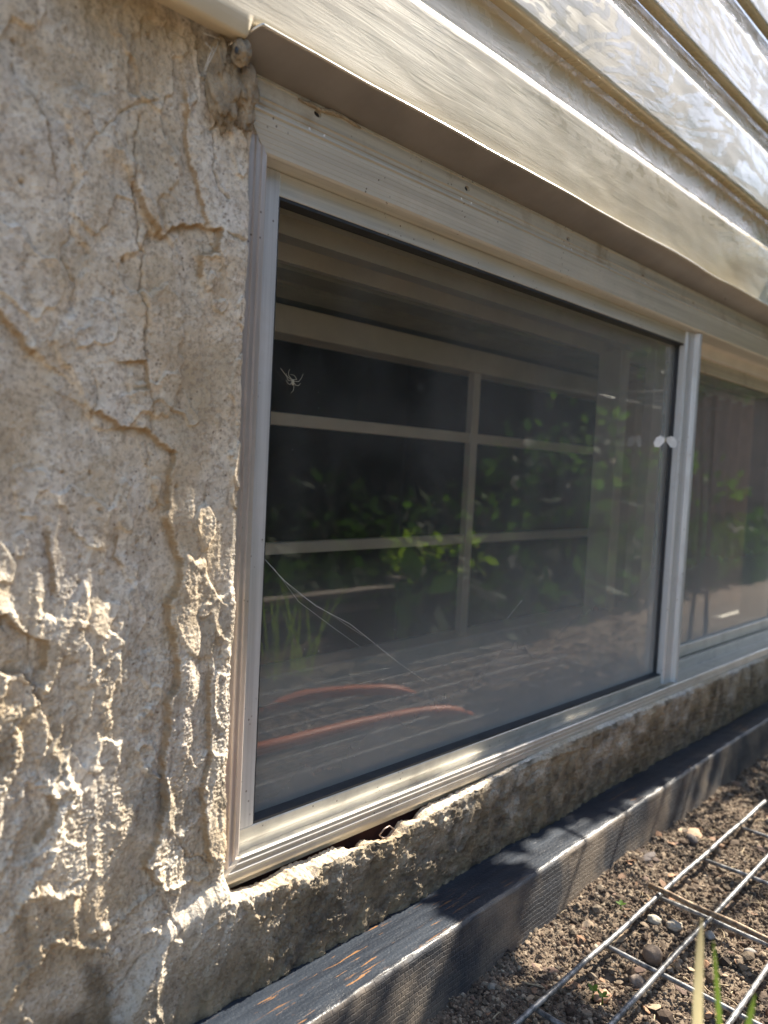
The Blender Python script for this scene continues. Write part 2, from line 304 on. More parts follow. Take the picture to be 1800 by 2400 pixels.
class MB:
    """collects shapes into one mesh, in world coordinates"""
    def __init__(s): s.v = []; s.f = []; s.m = []
    def add(s, v, f, mi=0):
        b = len(s.v); s.v += [tuple(map(float, p)) for p in v]; s.f += [tuple(i+b for i in q) for q in f]; s.m += [mi]*len(f)
    def box(s, x0, x1, y0, y1, z0, z1, mi=0, bev=0.0):
        if bev <= 0:
            v = [(x, y, z) for x in (x0, x1) for y in (y0, y1) for z in (z0, z1)]
            s.add(v, [(0, 1, 3, 2), (4, 6, 7, 5), (0, 4, 5, 1), (2, 3, 7, 6), (0, 2, 6, 4), (1, 5, 7, 3)], mi)
        else:
            c = [((x0+x1)/2, (y0+y1)/2, (z0+z1)/2)]; h = ((x1-x0)/2, (y1-y0)/2, (z1-z0)/2); vs = []; idx = {}
            for sx in (-1, 1):
                for sy in (-1, 1):
                    for sz in (-1, 1):
                        for a in range(3):
                            p = [sx*(h[0]-bev), sy*(h[1]-bev), sz*(h[2]-bev)]; sg = (sx, sy, sz); p[a] = sg[a]*h[a]
                            idx[(sx, sy, sz, a)] = len(vs); vs.append([c[0][i]+p[i] for i in range(3)])
            F = []
            for a in range(3):
                b_, c_ = (a+1) % 3, (a+2) % 3
                for sg in (-1, 1):
                    q = []
                    for u, w_ in ((-1, -1), (1, -1), (1, 1), (-1, 1)):
                        k = [0, 0, 0]; k[a] = sg; k[b_] = u; k[c_] = w_; q.append(idx[(*k, a)])
                    F.append(tuple(q if sg > 0 else q[::-1]))
                for u in (-1, 1):
                    for w_ in (-1, 1):
                        k0 = [0, 0, 0]; k1 = [0, 0, 0]; k0[a] = -1; k1[a] = 1; k0[b_] = k1[b_] = u; k0[c_] = k1[c_] = w_
                        F.append((idx[(*k0, b_)], idx[(*k1, b_)], idx[(*k1, c_)], idx[(*k0, c_)]))
            for sx in (-1, 1):
                for sy in (-1, 1):
                    for sz in (-1, 1): F.append(tuple(idx[(sx, sy, sz, a)] for a in range(3)))
            s.add(vs, F, mi)
    def prism(s, prof, a0, a1, axis='x', mi=0, closed=True, caps=True, sub=1, fn=None):
        """extrude a profile. axis x: prof is (y,z); axis z: prof is (x,y). a0/a1 may be functions of the profile point (mitres)"""
        n = len(prof); V = []
        for k in range(sub+1):
            for p in prof:
                A = a0(p) if callable(a0) else a0; B = a1(p) if callable(a1) else a1; a = A+(B-A)*k/sub
                q = (a, p[0], p[1]) if axis == 'x' else (p[0], p[1], a)
                V.append(fn(q) if fn else q)
        F = []
        for k in range(sub):
            for i in range(n if closed else n-1):
                j = (i+1) % n; F.append((k*n+i, k*n+j, (k+1)*n+j, (k+1)*n+i))
        if closed and caps: F += [tuple(range(n))[::-1], tuple(sub*n+i for i in range(n))]
        s.add(V, F, mi)
    def tube(s, pts, r, seg=8, mi=0, caps=True):
        pts = [Vector(p) for p in pts]; rr = r if hasattr(r, '__len__') else [r]*len(pts); V = []; up = None
        for i, p in enumerate(pts):
            d = (pts[min(i+1, len(pts)-1)]-pts[max(i-1, 0)]).normalized()
            if up is None: up = Vector((0, 0, 1)) if abs(d.z) < 0.9 else Vector((1, 0, 0))
            a = d.cross(up).normalized(); up = a.cross(d).normalized()
            for k in range(seg):
                t = 2*math.pi*k/seg; V.append(p+(a*math.cos(t)+up*math.sin(t))*rr[i])
        F = [(i*seg+k, i*seg+(k+1) % seg, (i+1)*seg+(k+1) % seg, (i+1)*seg+k) for i in range(len(pts)-1) for k in range(seg)]
        if caps: F += [tuple(range(seg))[::-1], tuple((len(pts)-1)*seg+k for k in range(seg))]
        s.add(V, F, mi)
    def build(s, name, material, parent=None, smooth=False, mats=None):
        v = np.array(s.v)
        if parent is not None: v = v-np.array(parent_world(parent))
        return link(name, v, s.f, material, parent, smooth, mats, s.m if mats else None)
def parent_world(o):
    p = np.zeros(3)
    while o is not None: p = p+np.array(o.location); o = o.parent
    return p
def shade_auto(o, ang=35):
    me = o.data; me.polygons.foreach_set('use_smooth', np.full(len(me.polygons), True))
    me.set_sharp_from_angle(angle=R_(ang)); return o

# ================================================================== STUCCO WALL
def PW(pts, k, ox, oy, y=-0.032):
    return [tuple(wy(ox+a/k, oy+b/k, y)[[0, 2]]) for a, b in pts]
KU = 1.843
cracks = [
    (PW([(610, 500), (580, 650), (580, 800), (600, 980), (605, 1070), (625, 1085), (622, 1180), (605, 1260), (635, 1330), (640, 1390), (625, 1500), (640, 1560)], KU, 0, 0), .0007, .0028),
    (PW([(935, 180), (940, 380), (955, 500), (925, 560), (935, 640), (930, 720), (945, 810), (990, 860)], KU, 0, 0), .0007, .0026),
    (PW([(370, 720), (375, 640), (440, 570), (560, 460), (690, 435)], KU, 0, 0), .0008, .0016),
    (PW([(660, 1690), (670, 1800), (650, 1900), (655, 2050), (650, 2212)], KU, 0, 0), .0006, .0022),
    (PW([(420, 1640), (415, 1800), (405, 1900)], KU, 0, 0), .0006, .0015),
    (PW([(375, 750), (310, 830), (330, 980), (260, 1100), (330, 1240), (310, 1330)], KU, 0, 0), .0011, .0016),
    (PW([(610, 1890), (560, 1960), (500, 2050), (470, 2080)], KU, 0, 1200), .0009, .003),
    (PW([(520, 100), (515, 190), (500, 230)], KU, 0, 1200), .003, .003),
    (PW([(730, 1380), (800, 1480), (880, 1500)], KU, 0, 1200), .0006, .0018),
    (PW([(474, 60), (486, 95), (484, 150)], 1, 0, 0), .0050, .013),
    (PW([(500, 85), (530, 90)], 1, 0, 0), .0040, .009),
]
ledges = [  # polyline, height of the step, fade width, side (+1: left of the direction stands proud)
    (PW([(575, 780), (610, 880), (650, 960), (700, 1020), (740, 980), (860, 970), (950, 1000), (930, 1090), (870, 1100), (875, 1190)], KU, 0, 0), .0032, .014, 1),
    (PW([(430, 1780), (470, 1800), (520, 1850), (640, 1860), (700, 1920), (755, 1950), (730, 2040), (715, 2200)], KU, 0, 0), .0030, .012, 1),
    (PW([(0, 1345), (70, 1420), (110, 1490), (150, 1520)], KU, 0, 0), .0034, .014, 1),
    (PW([(560, 1560), (630, 1560), (650, 1620), (640, 1680), (600, 1690)], KU, 0, 0), .0024, .006, 1),
    (PW([(720, 30), (775, 200), (770, 320), (725, 400), (730, 480), (758, 600), (760, 760), (715, 820), (725, 940), (700, 1060), (700, 1140), (695, 1240), (660, 1420), (610, 1500), (655, 1590)], KU, 0, 1200), .0042, .020, 1),
    (PW([(900, 700), (895, 900), (900, 1050), (860, 1180), (870, 1300), (890, 1500)], KU, 0, 1200), .0030, .010, 1),
    (PW([(20, 450), (100, 520), (200, 560), (190, 680)], KU, 0, 1200), .0034, .016, 1),
    (PW([(0, 690), (60, 710), (90, 700), (130, 740), (150, 790)], KU, 0, 1200), .0042, .012, -1),
    (PW([(200, 1200), (225, 1260), (200, 1330), (150, 1420)], KU, 0, 1200), .0040, .012, 1),
    (PW([(210, 90), (215, 200), (235, 260), (240, 340)], KU, 0, 1200), .0020, .008, 1),
    (PW([(520, 110), (510, 190), (530, 230)], KU, 0, 1200), .0030, .008, 1),
    (PW([(120, 400), (200, 520), (215, 680), (230, 780)], KU, 0, 0), .0016, .03, -1),
    (PW([(800, 400), (830, 700), (900, 960)], KU, 0, 0), .0014, .03, 1),
]
ridges = [  # polyline, height, half width
    (PW([(415, 690), (395, 790), (370, 880), (335, 980)], KU, 0, 1200), .0026, .0016),
    (PW([(175, 770), (120, 850), (60, 890), (50, 960), (60, 1060), (10, 1190)], KU, 0, 1200), .0060, .0048),
    (PW([(60, 1240), (120, 1150), (200, 1200), (270, 1190), (330, 1210), (290, 1260)], KU, 0, 1200), .0062, .0040),
    (PW([(275, 1080), (280, 1180)], KU, 0, 1200), .0035, .0020),
    (PW([(240, 1290), (210, 1440), (150, 1560), (90, 1640), (20, 1760), (0, 1790)], KU, 0, 1200), .0046, .0024),
    (PW([(70, 1350), (40, 1450), (0, 1530)], KU, 0, 1200), .0050, .003),
    (PW([(90, 1640), (180, 1625), (240, 1640), (320, 1620), (375, 1535)], KU, 0, 1200), .0056, .0026),
    (PW([(285, 1660), (290, 1710)], KU, 0, 1200), .0035, .0026),
    (PW([(180, 1880), (200, 1830), (300, 1850), (420, 1870), (440, 1820)], KU, 0, 1200), .0052, .0026),
    (PW([(390, 1790), (450, 1775), (510, 1735)], KU, 0, 1200), .0048, .0030),
    (PW([(160, 1850), (130, 1950), (70, 2010), (10, 2110)], KU, 0, 1200), .0040, .0032),
    (PW([(600, 1020), (620, 985), (655, 1010), (670, 1060), (640, 1130), (605, 1080), (600, 1020)], KU, 0, 1200), .0040, .0014),
    (PW([(640, 840), (660, 860)], KU, 0, 1200), .0045, .0020),
    (PW([(660, 1130), (700, 1150), (705, 1250), (690, 1340)], KU, 0, 1200), .0035, .0013),
    (PW([(545, 1710), (600, 1660), (660, 1605), (740, 1600), (840, 1580), (880, 1555)], KU, 0, 1200), .0042, .0016),
    (PW([(600, 1520), (660, 1500), (655, 1590)], KU, 0, 1200), .0030, .0013),
    (PW([(590, 1800), (640, 1785), (690, 1800)], KU, 0, 1200), .0030, .0018),
    (PW([(600, 2180), (625, 2160)], KU, 0, 1200), .0035, .0030),
    (PW([(870, 1100), (930, 1100)], KU, 0, 0), .003, .004),
    (PW([(190, 790), (250, 860), (280, 900), (300, 950), (315, 1040)], 3.456, 520, 1880, -.045), .0050, .0022),
    (PW([(280, 940), (355, 940), (320, 1000)], 3.456, 520, 1880, -.045), .0042, .0018),
    (PW([(80, 905), (145, 975), (235, 915)], 3.456, 520, 1880, -.045), .0034, .0014),
    (PW([(410, 720), (405, 830), (395, 930), (435, 930)], 3.456, 520, 1880, -.045), .0036, .0014),
    (PW([(800, 600), (700, 660), (720, 690)], 3.456, 520, 1880, -.045), .0036, .0014),
    (PW([(400, 580), (520, 520), (640, 480), (750, 450)], 2.212, 1050, 1550, -.045), .0040, .0020),
    (PW([(430, 500), (520, 440), (620, 410), (740, 380)], 2.212, 1050, 1550, -.045), .0050, .0030),
    (PW([(400, 730), (390, 800), (440, 880), (370, 870), (345, 800)], 2.212, 1050, 1550, -.045), .0050, .0026),
    (PW([(480, 640), (490, 740), (530, 800)], 2.212, 1050, 1550, -.045), .0044, .0026),
    (PW([(560, 620), (570, 700)], 2.212, 1050, 1550, -.045), .0036, .0050),
]
lip_f = PW([(-400, 560), (-200, 560), (-60, 600), (60, 690), (100, 740), (190, 790), (260, 780), (420, 705), (500, 640), (560, 605), (650, 600), (700, 640), (800, 600), (840, 545), (920, 500), (1000, 460), (1100, 400), (1270, 335), (1400, 310), (1520, 270), (1620, 160), (1800, 60), (2000, -60), (2300, -200), (2500, -290)], 3.456, 520, 1880, -.049)
lip_i = PW([(-60, 600), (60, 690), (130, 680), (240, 650), (340, 610), (420, 560), (500, 500), (600, 460), (700, 430), (770, 400), (850, 360), (950, 340), (1010, 370), (1080, 350), (1120, 290), (1240, 290), (1300, 300), (1400, 190), (1440, 130), (1530, 130), (1640, 20), (1800, -40), (2000, -120), (2300, -230), (2500, -310)], 3.456, 520, 1880, -.027)
lfx, lfz = np.array([p[0] for p in lip_f]), np.array([p[1] for p in lip_f])
lix, liz = np.array([p[0] for p in lip_i]), np.array([p[1] for p in lip_i])
ZS = 0.1382   # under-side of the window sill, where the stucco meets it further right
def zfront(x):
    z = np.interp(x, lfx, lfz); j = 0.0016*fbm(x*260, x*0+3.3, 3)+0.0008*perlin(x*900, x*0+8.1)
    a = sstep(0.48, 0.78, x)
    z = np.minimum(np.interp(x, lfx, lfz), 0.1245)*(1-a)+(ZS-0.006)*a
    return z+j*(1-0.5*a)-0.0028*(1-sstep(0.48, 0.55, x))*sstep(0.305, 0.32, x)
def zinner(x):
    a = sstep(0.48, 0.78, x); z = np.minimum(np.interp(x, lix, liz), 0.1285)*(1-a)+(ZS-0.003)*a-0.0022*(1-a)
    return z+0.0020*fbm(x*220+40, x*0+1.3, 3)*(1-a)
def stucco_height(x, z):
    """returns outward relief (metres), chip colour mask, grime mask"""
    wx = 0.0022*fbm(x*120, z*120, 3); wz_ = 0.0022*fbm(x*120+50, z*120+50, 3)
    X, Z = x+wx, z+wz_
    lowr = sstep(0.30, 0.36, x); low = sstep(0.42, 0.22, z)
    h = (0.0050-0.0022*lowr)*fbm(x*11+3, z*8, 3)+0.0020*(1-0.55*lowr)*fbm(x*42, z*16+5, 3)
    # trowelled plates with torn edges
    pl = fbm(X*16+7, Z*9+2, 3)+0.12*fbm(x*90, z*60, 2)
    h += 0.0024*(1-0.75*lowr)*(1-0.45*low)*sstep(-0.03, 0.03, pl-0.12)*(1-0.5*sstep(0.12, 0.5, pl))
    pl2 = fbm(X*24+31, Z*15+12, 3)
    h += 0.0018*(1-0.6*lowr)*sstep(-0.015, 0.015, pl2-0.18)*np.exp(-np.abs(pl2-0.18)*6)
    rg = 1-np.abs(fbm(X*20+61, Z*14+33, 2))*7
    h += low*(0.0006-0.0005*lowr)*sstep(0.2, 0.9, rg)
    drip = 1-np.abs(fbm(X*34+11, Z*7+3, 3))*5
    h += 0.0004*(1-0.7*lowr)*sstep(0.2, 1.0, drip)
    h += (1-0.8*lowr)*(0.0024*fbm(X*36+21, Z*5+8, 2)+0.0011*fbm(X*85+2, Z*16+4, 3))
    chip = np.zeros_like(x)
    near = lambda pts, m: ((x > min(p[0] for p in pts)-m) & (x < max(p[0] for p in pts)+m) & (z > min(p[1] for p in pts)-m) & (z < max(p[1] for p in pts)+m))
    for pts, wd, dp in cracks:
        k = near(pts, 0.02)
        if k.any():
            d, s = seg_dist(X[k], Z[k], pts); h[k] -= dp*np.exp(-(d/wd)**2)
    for pts, a, wd, sd in ledges:
        k = near(pts, 4*wd)
        if k.any():
            d, s = seg_dist(X[k], Z[k], pts); sdv = d*s*sd
            h[k] += a*(sstep(-0.0009, 0.0009, sdv)-0.5)*np.exp(-d/wd)*1.5
            chip[k] = np.maximum(chip[k], 0.75*np.exp(-(np.maximum(-sdv, 0)/0.0017)**2)*(sdv < 0.0006)*(d < 0.006))
    for pts, a, wd in ridges:
        k = near(pts, 6*wd+0.01)
        if k.any():
            d, s = seg_dist(X[k], Z[k], pts); lump = 1+0.9*fbm(x[k]*420, z[k]*420, 2)
            h[k] += 0.5*a*np.exp(-(d/(0.85*wd))**2)*lump
    # hardened grains
    h += lowr*(0.0013*fbm(x*120, z*120, 4)+0.0016*sstep(0.05, 0.10, fbm(X*60+5, Z*60, 3)))
    cr = np.abs(fbm(x*38+90, z*26+14, 4)); h -= 0.0016*lowr*np.exp(-(cr/0.02)**2)
    gmask = sstep(-0.1, 0.35, fbm(x*26+11, z*20+4, 2)+0.35*low)
    h += (0.00028+0.00075*gmask*low)*(perlin(x*620, z*620)+0.7*perlin(x*1150, z*1150))
    h += 0.0003*fbm(x*330, z*330, 3)
    pit = perlin(x*190+5, z*150+9); h -= 0.0012*sstep(0.42, 0.6, pit); chip = np.maximum(chip, 0.5*sstep(0.46, 0.6, pit))
    grime = np.clip(0.50*lowr*sstep(0.16, 0.13, z)*(0.7+0.9*fbm(x*35, z*35+7, 3))+sstep(0.16, 0.02, z+0.03*fbm(x*25, z*25, 3))*0.85 + 0.5*sstep(0.1, 0.5, fbm(x*30, z*18+60, 4))*low, 0, 0.9)
    return h, chip, grime
def base_y(x, z):
    # the render coat below the sill stands 12 mm prouder than the coat beside the window
    zc = np.interp(x, [0.0, 0.20, 0.235, 0.262, 0.30, 0.32], [0.02, 0.05, 0.085, 0.128, 0.140, 0.140])+0.002*fbm(x*150, z*0+2, 2)
    k = sstep(-0.003, 0.010, zc-z)
    b = -0.031-(0.0125-0.0065*sstep(0.50, 0.66, x))*k
    und = 0.085*np.clip(zc-z-0.004, 0, 0.09)*(1-0.75*np.exp(-((x-0.72)/0.07)**2))
    return b-0.006*sstep(0.35, 0.0, z)*(1-k)+und*k
def grid_faces(nr, nc, off=0):
    i = np.arange(nr*nc).reshape(nr, nc); return np.stack([i[:-1, :-1], i[:-1, 1:], i[1:, 1:], i[1:, :-1]], -1).reshape(-1, 4)+off
# part A: beside the window, up to the siding
S = 0.00062; XC = 0.3072
zz = np.arange(-0.03, 0.70, S); nA = int((XC-0.10)/S); tt = np.linspace(0, 1, nA)
xb = XC+0.0010*fbm(zz*160, zz*0+4.4, 3)+0.0006*perlin(zz*700, zz*0+1.7)-0.0010
# the opening flares at the upper corner where the mortar is torn away
kz = sstep(float(zfront(np.array([XC]))[0])-0.001, float(zfront(np.array([XC]))[0])+0.004, zz); xb = XC*(1-kz)+xb*kz
XA = 0.10+tt[None, :]*(xb[:, None]-0.10); ZA = np.repeat(zz[:, None], nA, 1)
hA, cA, gA = stucco_height(XA, ZA)
edge = sstep(0.004, 0.0, xb[:, None]-XA)*kz[:, None]
YA = base_y(XA, ZA)-hA+edge*0.0010
YA = np.minimum(YA, -0.0275+0.03*(1-kz[:, None])*0)   # never sinks behind the frame edge
vA = np.stack([XA, YA, ZA], -1)
ex1 = vA[:, -1:, :].copy(); ex1[..., 1] = ex1[..., 1]*0.4; ex1[..., 0] += 0.0006
ex2 = ex1.copy(); ex2[..., 1] = 0.02; ex1[kz < 0.5] = vA[:, -1:, :][kz < 0.5]; ex2[kz < 0.5] = vA[:, -1:, :][kz < 0.5]
vA = np.concatenate([vA, ex1, ex2], 1); cA = np.pad(cA, ((0, 0), (0, 2)), 'edge'); gA = np.pad(gA, ((0, 0), (0, 2)), 'edge')
fA = grid_faces(len(zz), nA+2); V = vA.reshape(-1, 3); F = fA; CH = cA.ravel(); GR = gA.ravel()
# part B: below the sill
xs = [XC]; st = S
while xs[-1] < 2.6: xs.append(xs[-1]+st); st = min(st*1.0045, 0.006)
xs = np.array(xs); nR = 190; tt = np.linspace(0, 1, nR)
zf = zfront(xs); zi = zinner(xs); zl = -0.03
ZB = zl+tt[:, None]*(zf[None, :]-zl); XB = np.repeat(xs[None, :], nR, 0)
hB, cB, gB = stucco_height(XB, ZB)
rnd = sstep(0.0035, 0.0, zf[None, :]-ZB)
YB = base_y(XB, ZB)-hB+rnd*0.0012
rows = [np.stack([XB, YB, ZB], -1)]; nb = 14
for q in range(1, nb+1):    # the broken ledge that runs back to the frame
    u = q/nb; yb = YB[-1]*(1-u)+(-0.0265)*u; zq = zf*(1-u)+zi*u
    gr = 0.0008*perlin(xs*800, yb*800+3)+0.0010*fbm(xs*230, yb*230, 2)
    rows.append(np.stack([xs, yb, zq+gr*(1 if 0 < u < 1 else 0.4)], -1)[None])
rows.append(np.stack([xs, np.full_like(xs, -0.010), zi-0.03], -1)[None])
vB = np.concatenate(rows, 0); cB = np.pad(cB, ((0, nb+1), (0, 0)), 'edge')*1.0; gB = np.pad(gB, ((0, nb+1), (0, 0)), 'edge')
cB[nR:] *= 0.2; gB[nR:] = 0.0
fB = grid_faces(nR+nb+1, len(xs), len(V)); V = np.concatenate([V, vB.reshape(-1, 3)]); F = np.concatenate([F, fB]); CH = np.concatenate([CH, cB.ravel()]); GR = np.concatenate([GR, gB.ravel()])
wall = empty('stucco_wall', (0.2, -0.03, 0.0), 'rough cracked beige stucco wall around the basement window, with a broken ledge below it', 'wall')
off = np.array(wall.location)
coat = link('stucco_coat', V-off, F, M['stucco'], wall)
for nm, arr in (('chip', CH), ('grime', GR)):
    at = coat.data.attributes.new(nm, 'FLOAT', 'POINT'); at.data.foreach_set('value', np.clip(arr, 0, 1).astype(np.float32))
# wood and wire lath showing in the broken gap under the sill
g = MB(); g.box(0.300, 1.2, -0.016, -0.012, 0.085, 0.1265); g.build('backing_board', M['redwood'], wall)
def diamond(cx, cz, y, a=0.008, b=0.004):
    g = MB(); p = [(cx-a, y, cz), (cx-a*.45, y-.001, cz+b), (cx+a*.45, y, cz+b), (cx+a, y-.002, cz), (cx+a*.45, y-.001, cz-b), (cx-a*.45, y, cz-b), (cx-a, y, cz)]
    g.tube(p, 0.0006, 6); g.build('metal_lath', M['lath'], wall, True)
for px, py in ((905, 1950), (1080, 1872), (1100, 1862)):
    q = wy(px, py, -0.034); diamond(q[0], q[2], -0.034)
# mortar lumps at the torn upper corner
def blob(mb, c, r, seed, n=22, amp=0.3, fr=2.0):
    V = []; F = []; rs = np.random.default_rng(seed); o = rs.uniform(0, 50, 2)
    for i in range(n+1):
        th = math.pi*i/n
        for j in range(n*2):
            ph = math.pi*j/n; d = np.array([math.sin(th)*math.cos(ph), math.sin(th)*math.sin(ph), math.cos(th)])
            k = 1+amp*float(fbm(np.array(d[0]*fr+d[2]+o[0]), np.array(d[1]*fr-d[2]*1.3+o[1]), 4)); V.append(np.array(c)+d*np.array(r)*k)
    for i in range(n):
        for j in range(n*2):
            a = i*2*n+j; b2 = i*2*n+(j+1) % (2*n); F.append((a, b2, b2+2*n, a+2*n))
    mb.add(V, F)
for i, (px, py, y, r) in enumerate([(574, 205, -0.036, (0.0085, 0.006, 0.014)), (525, 200, -0.035, (0.012, 0.006, 0.024)), (572, 262, -0.033, (0.007, 0.005, 0.014)), (515, 140, -0.036, (0.005, 0.006, 0.014))]):
    g = MB(); blob(g, wy(px, py, y), r, 20+i, 30, 0.42, 2.2); g.build('mortar_lump', M['mud'], wall, True)
nest = MB(); q = wy(566, 122, -0.046); blob(nest, q, (0.0058, 0.006, 0.0075), 77, 20, 0.35, 2.0); nest.build('mud_nest', M['mud'], None, True)
tag(bpy.data.objects['mud_nest'], 'small round dried mud nest tucked under the flashing at the window corner', 'insect nest')
nh = MB()
for dpx in (-12, 6):
    q = wy(566+dpx, 118, -0.0505); blob(nh, q, (0.0010, 0.0014, 0.0022), 5, 8, 0.1)
nh.build('nest_hole', M['gasket'], bpy.data.objects['mud_nest'], True)

# ================================================================== WINDOW
win = empty('sliding_window', (0.31, 0.0, 0.16), 'aged aluminium horizontal sliding basement window set in the stucco wall', 'window')
XL = 0.3000; XR = 1.98
XS = 0.3250   # inner edge of the outer jamb / start of the sash stile
def mit(p, k=1.0): return None
# head: drip lip, ribbed face sloping back to the sash track
hd = [(-0.020, 0.6400), (-0.0318, 0.6392), (-0.0318, 0.6380), (-0.0302, 0.6372)]
z = 0.6372
for i in range(7):
    hd += [(-0.0300+0.0008*i, z-0.0030*(i+1)+0.0003), (-0.02965+0.0008*i, z-0.0030*(i+1))]
hd += [(-0.0235, 0.6150), (-0.0120, 0.6135), (0.000, 0.6135), (0.000, 0.66)]
g = MB(); g.prism(hd, lambda p: XL+min(0.0255, max(0, (0.6392-p[1])*0.98)), XR, 'x'); shade_auto(g.build('frame_head', M['white'], win), 20)
# nail flange with punched holes
flz0, flz1, fy = 0.6392, 0.6600, -0.0308
holes = [wy(745, 267, fy), wy(1095, 442, fy), wy(1332, 560, fy), wy(1507, 648, fy), wy(1625, 716, fy)]
g = MB(); xcur = 0.3005; hz = 0.0075
def plate(x0, x1):
    g.add([(x0, fy, flz0), (x1, fy, flz0), (x1, fy, flz1), (x0, fy, flz1)], [(0, 1, 2, 3)])
for h in holes:
    x0, x1 = h[0]-hz, h[0]+hz; plate(xcur, x0); xcur = x1; V2 = []; zc = min(max(h[2], flz0+0.004), flz1-0.004)
    for k in range(16):
        t = 2*math.pi*(k+0.5)/16; cx_, cz_ = math.cos(t), math.sin(t); q = max(abs(cx_), abs(cz_))
        bx = h[0]+hz*cx_/q; bz = (flz0+flz1)/2+(flz1-flz0)/2*cz_/q
        V2 += [(bx, fy, bz), (h[0]+0.0034*cx_, fy, zc+0.0021*cz_), (h[0]+0.0034*cx_, fy+0.0025, zc+0.0021*cz_)]
    F2 = []
    for k in range(16):
        a, b2 = 3*k, 3*((k+1) % 16); F2 += [(a, b2, b2+1, a+1), (a+1, b2+1, b2+2, a+2)]
    g.add(V2, F2); g.add([V2[3*k+2] for k in range(16)], [tuple(range(16))], 1)  # black disc behind each hole, its depth shade put into the colour
plate(xcur, XR)
g.prism([(fy, flz0+0.0075), (fy-0.0011, flz0+0.0066), (fy, flz0+0.0056)], 0.3005, XR); g.prism([(fy, flz0+0.0032), (fy-0.0008, flz0+0.0028), (fy, flz0+0.0022)], 0.3005, XR); g.prism([(fy, flz1-0.0026), (fy-0.0007, flz1-0.0030), (fy, flz1-0.0035)], 0.3005, XR)
g.build('nail_flange', M['beige'], win, mats=[M['beige'], M['gasket']])
# jamb with three ribs, mitred
jm = [(XL, -0.004), (XL+0.001, -0.0255)]
for x in (0.3085, 0.3140, 0.3190): jm += [(x, -0.0255), (x+0.0006, -0.0268), (x+0.0018, -0.0268), (x+0.0024, -0.0255)]
jm += [(0.3238, -0.0255), (0.3250, -0.0245), (0.3250, -0.004)]
g = MB(); g.prism(jm, lambda p: 0.1272+(p[0]-XL)*0.77, lambda p: 0.6388-(p[0]-XL)*1.0, 'z'); shade_auto(g.build('frame_jamb', M['aluz'], win), 25)
# sill: groove, bright ridge, ribbed apron, under-lip
sl = [(0.000, 0.1365), (-0.0175, 0.1365), (-0.0215, 0.1380), (-0.0275, 0.1462), (-0.0295, 0.1464), (-0.0305, 0.1455), (-0.0305, 0.1425), (-0.0309, 0.1420), (-0.0309, 0.1408),
      (-0.0305, 0.1403), (-0.0305, 0.1378), (-0.0309, 0.1373), (-0.0309, 0.1361), (-0.0306, 0.1356), (-0.0306, 0.1322), (-0.0268, 0.1306), (-0.0268, 0.1278), (-0.0255, 0.1274), (0.0, 0.1274)]
slope = [(y, z_) for y, z_ in sl]
g = MB(); g.prism(slope, lambda p: XL+max(0, p[1]-0.1274)*1.28, XR, 'x'); shade_auto(g.build('frame_sill', M['alux'], win), 22)
# lower nailing fin below the sill, rusty underneath
g = MB(); g.box(0.302, XR, -0.0220, -0.0208, 0.1215, 0.1273); g.build('lower_fin', M['beige'], win)
# inner tracks seen through the glass
g = MB()
for (y0, y1, z0, z1) in ((0.000, 0.012, 0.6135, 0.6600), (0.012, 0.022, 0.5990, 0.6600), (0.022, 0.028, 0.6060, 0.66), (0.028, 0.045, 0.5870, 0.6600), (0.045, 0.070, 0.5960, 0.66), (0.070, 0.078, 0.5810, 0.66)):
    g.box(XL, XR, y0, y1, z0, z1)
g.build('head_track', M['inner'], win)
g = MB()
for (y0, y1, z0, z1) in ((0.0002, 0.014, 0.10, 0.1365), (0.014, 0.020, 0.10, 0.1520), (0.020, 0.034, 0.10, 0.1430), (0.034, 0.038, 0.10, 0.1610), (0.038, 0.062, 0.10, 0.1560), (0.062, 0.080, 0.10, 0.1690)):
    g.box(XL, XR, y0, y1, z0, z1)
g.build('sill_track', M['alux'], win)
g = MB(); g.box(XL, 0.3225, -0.003, 0.08, 0.10, 0.66); g.box(0.3225, 0.3290, 0.02, 0.05, 0.12, 0.64); g.build('side_track', M['inner'], win)
# front sash
GZ0, GZ1 = 0.1560, 0.5975; GX0, GX1 = 0.3465, 1.0290
g = MB(); YF, YK = -0.0120, -0.0020
P0 = 1.0660
g.box(0.3253, GX0, YF, YK+0.01, GZ0-0.0010, 0.6133, 1, 0.0005)          # hanging stile
g.box(GX0, GX1, YF+0.0003, YK+0.01, GZ1, 0.6133, 0, 0.0005)          # top rail
g.box(0.3253, GX1, YF+0.0003, YK+0.01, 0.1437, GZ0-0.0012, 2, 0.0006); g.box(0.3253, GX1+0.03, YF+0.0035, YK+0.01, 0.1366, 0.1435, 2)          # bottom rail
g.prism([(GX1, 0.008), (GX1, -0.0125), (GX1+0.002, -0.0150), (GX1+0.020, -0.0165), (GX1+0.0215, -0.0225), (GX1+0.026, -0.0235), (GX1+0.029, -0.0215), (GX1+0.030, -0.012), (P0, -0.011), (P0, 0.008)], 0.1437, 0.6133, 'z', 1)
sash = g.build('sash', M['white'], win, mats=[M['white'], M['whitez'], M['alux']]); shade_auto(sash, 30)
g = MB(); e = 0.0013
g.box(GX0, GX0+e, YF+0.001, 0.002, GZ0, GZ1); g.box(GX1-0.0014, GX1, -0.005, 0.002, GZ0, GZ1)
g.box(GX0+e, GX1-0.0014, YF+0.001, 0.002, GZ0-0.001, GZ0+0.0006); g.box(GX0+e, GX1-0.0014, YF+0.001, 0.002, GZ1-0.0022, GZ1); g.build('gasket', M['gasket'], sash)
g = MB(); g.add([(GX0, 0, GZ0), (GX1, 0, GZ0), (GX1, 0, GZ1), (GX0, 0, GZ1)], [(0, 1, 2, 3)]); g.build('glass_pane', M['glass'], sash)
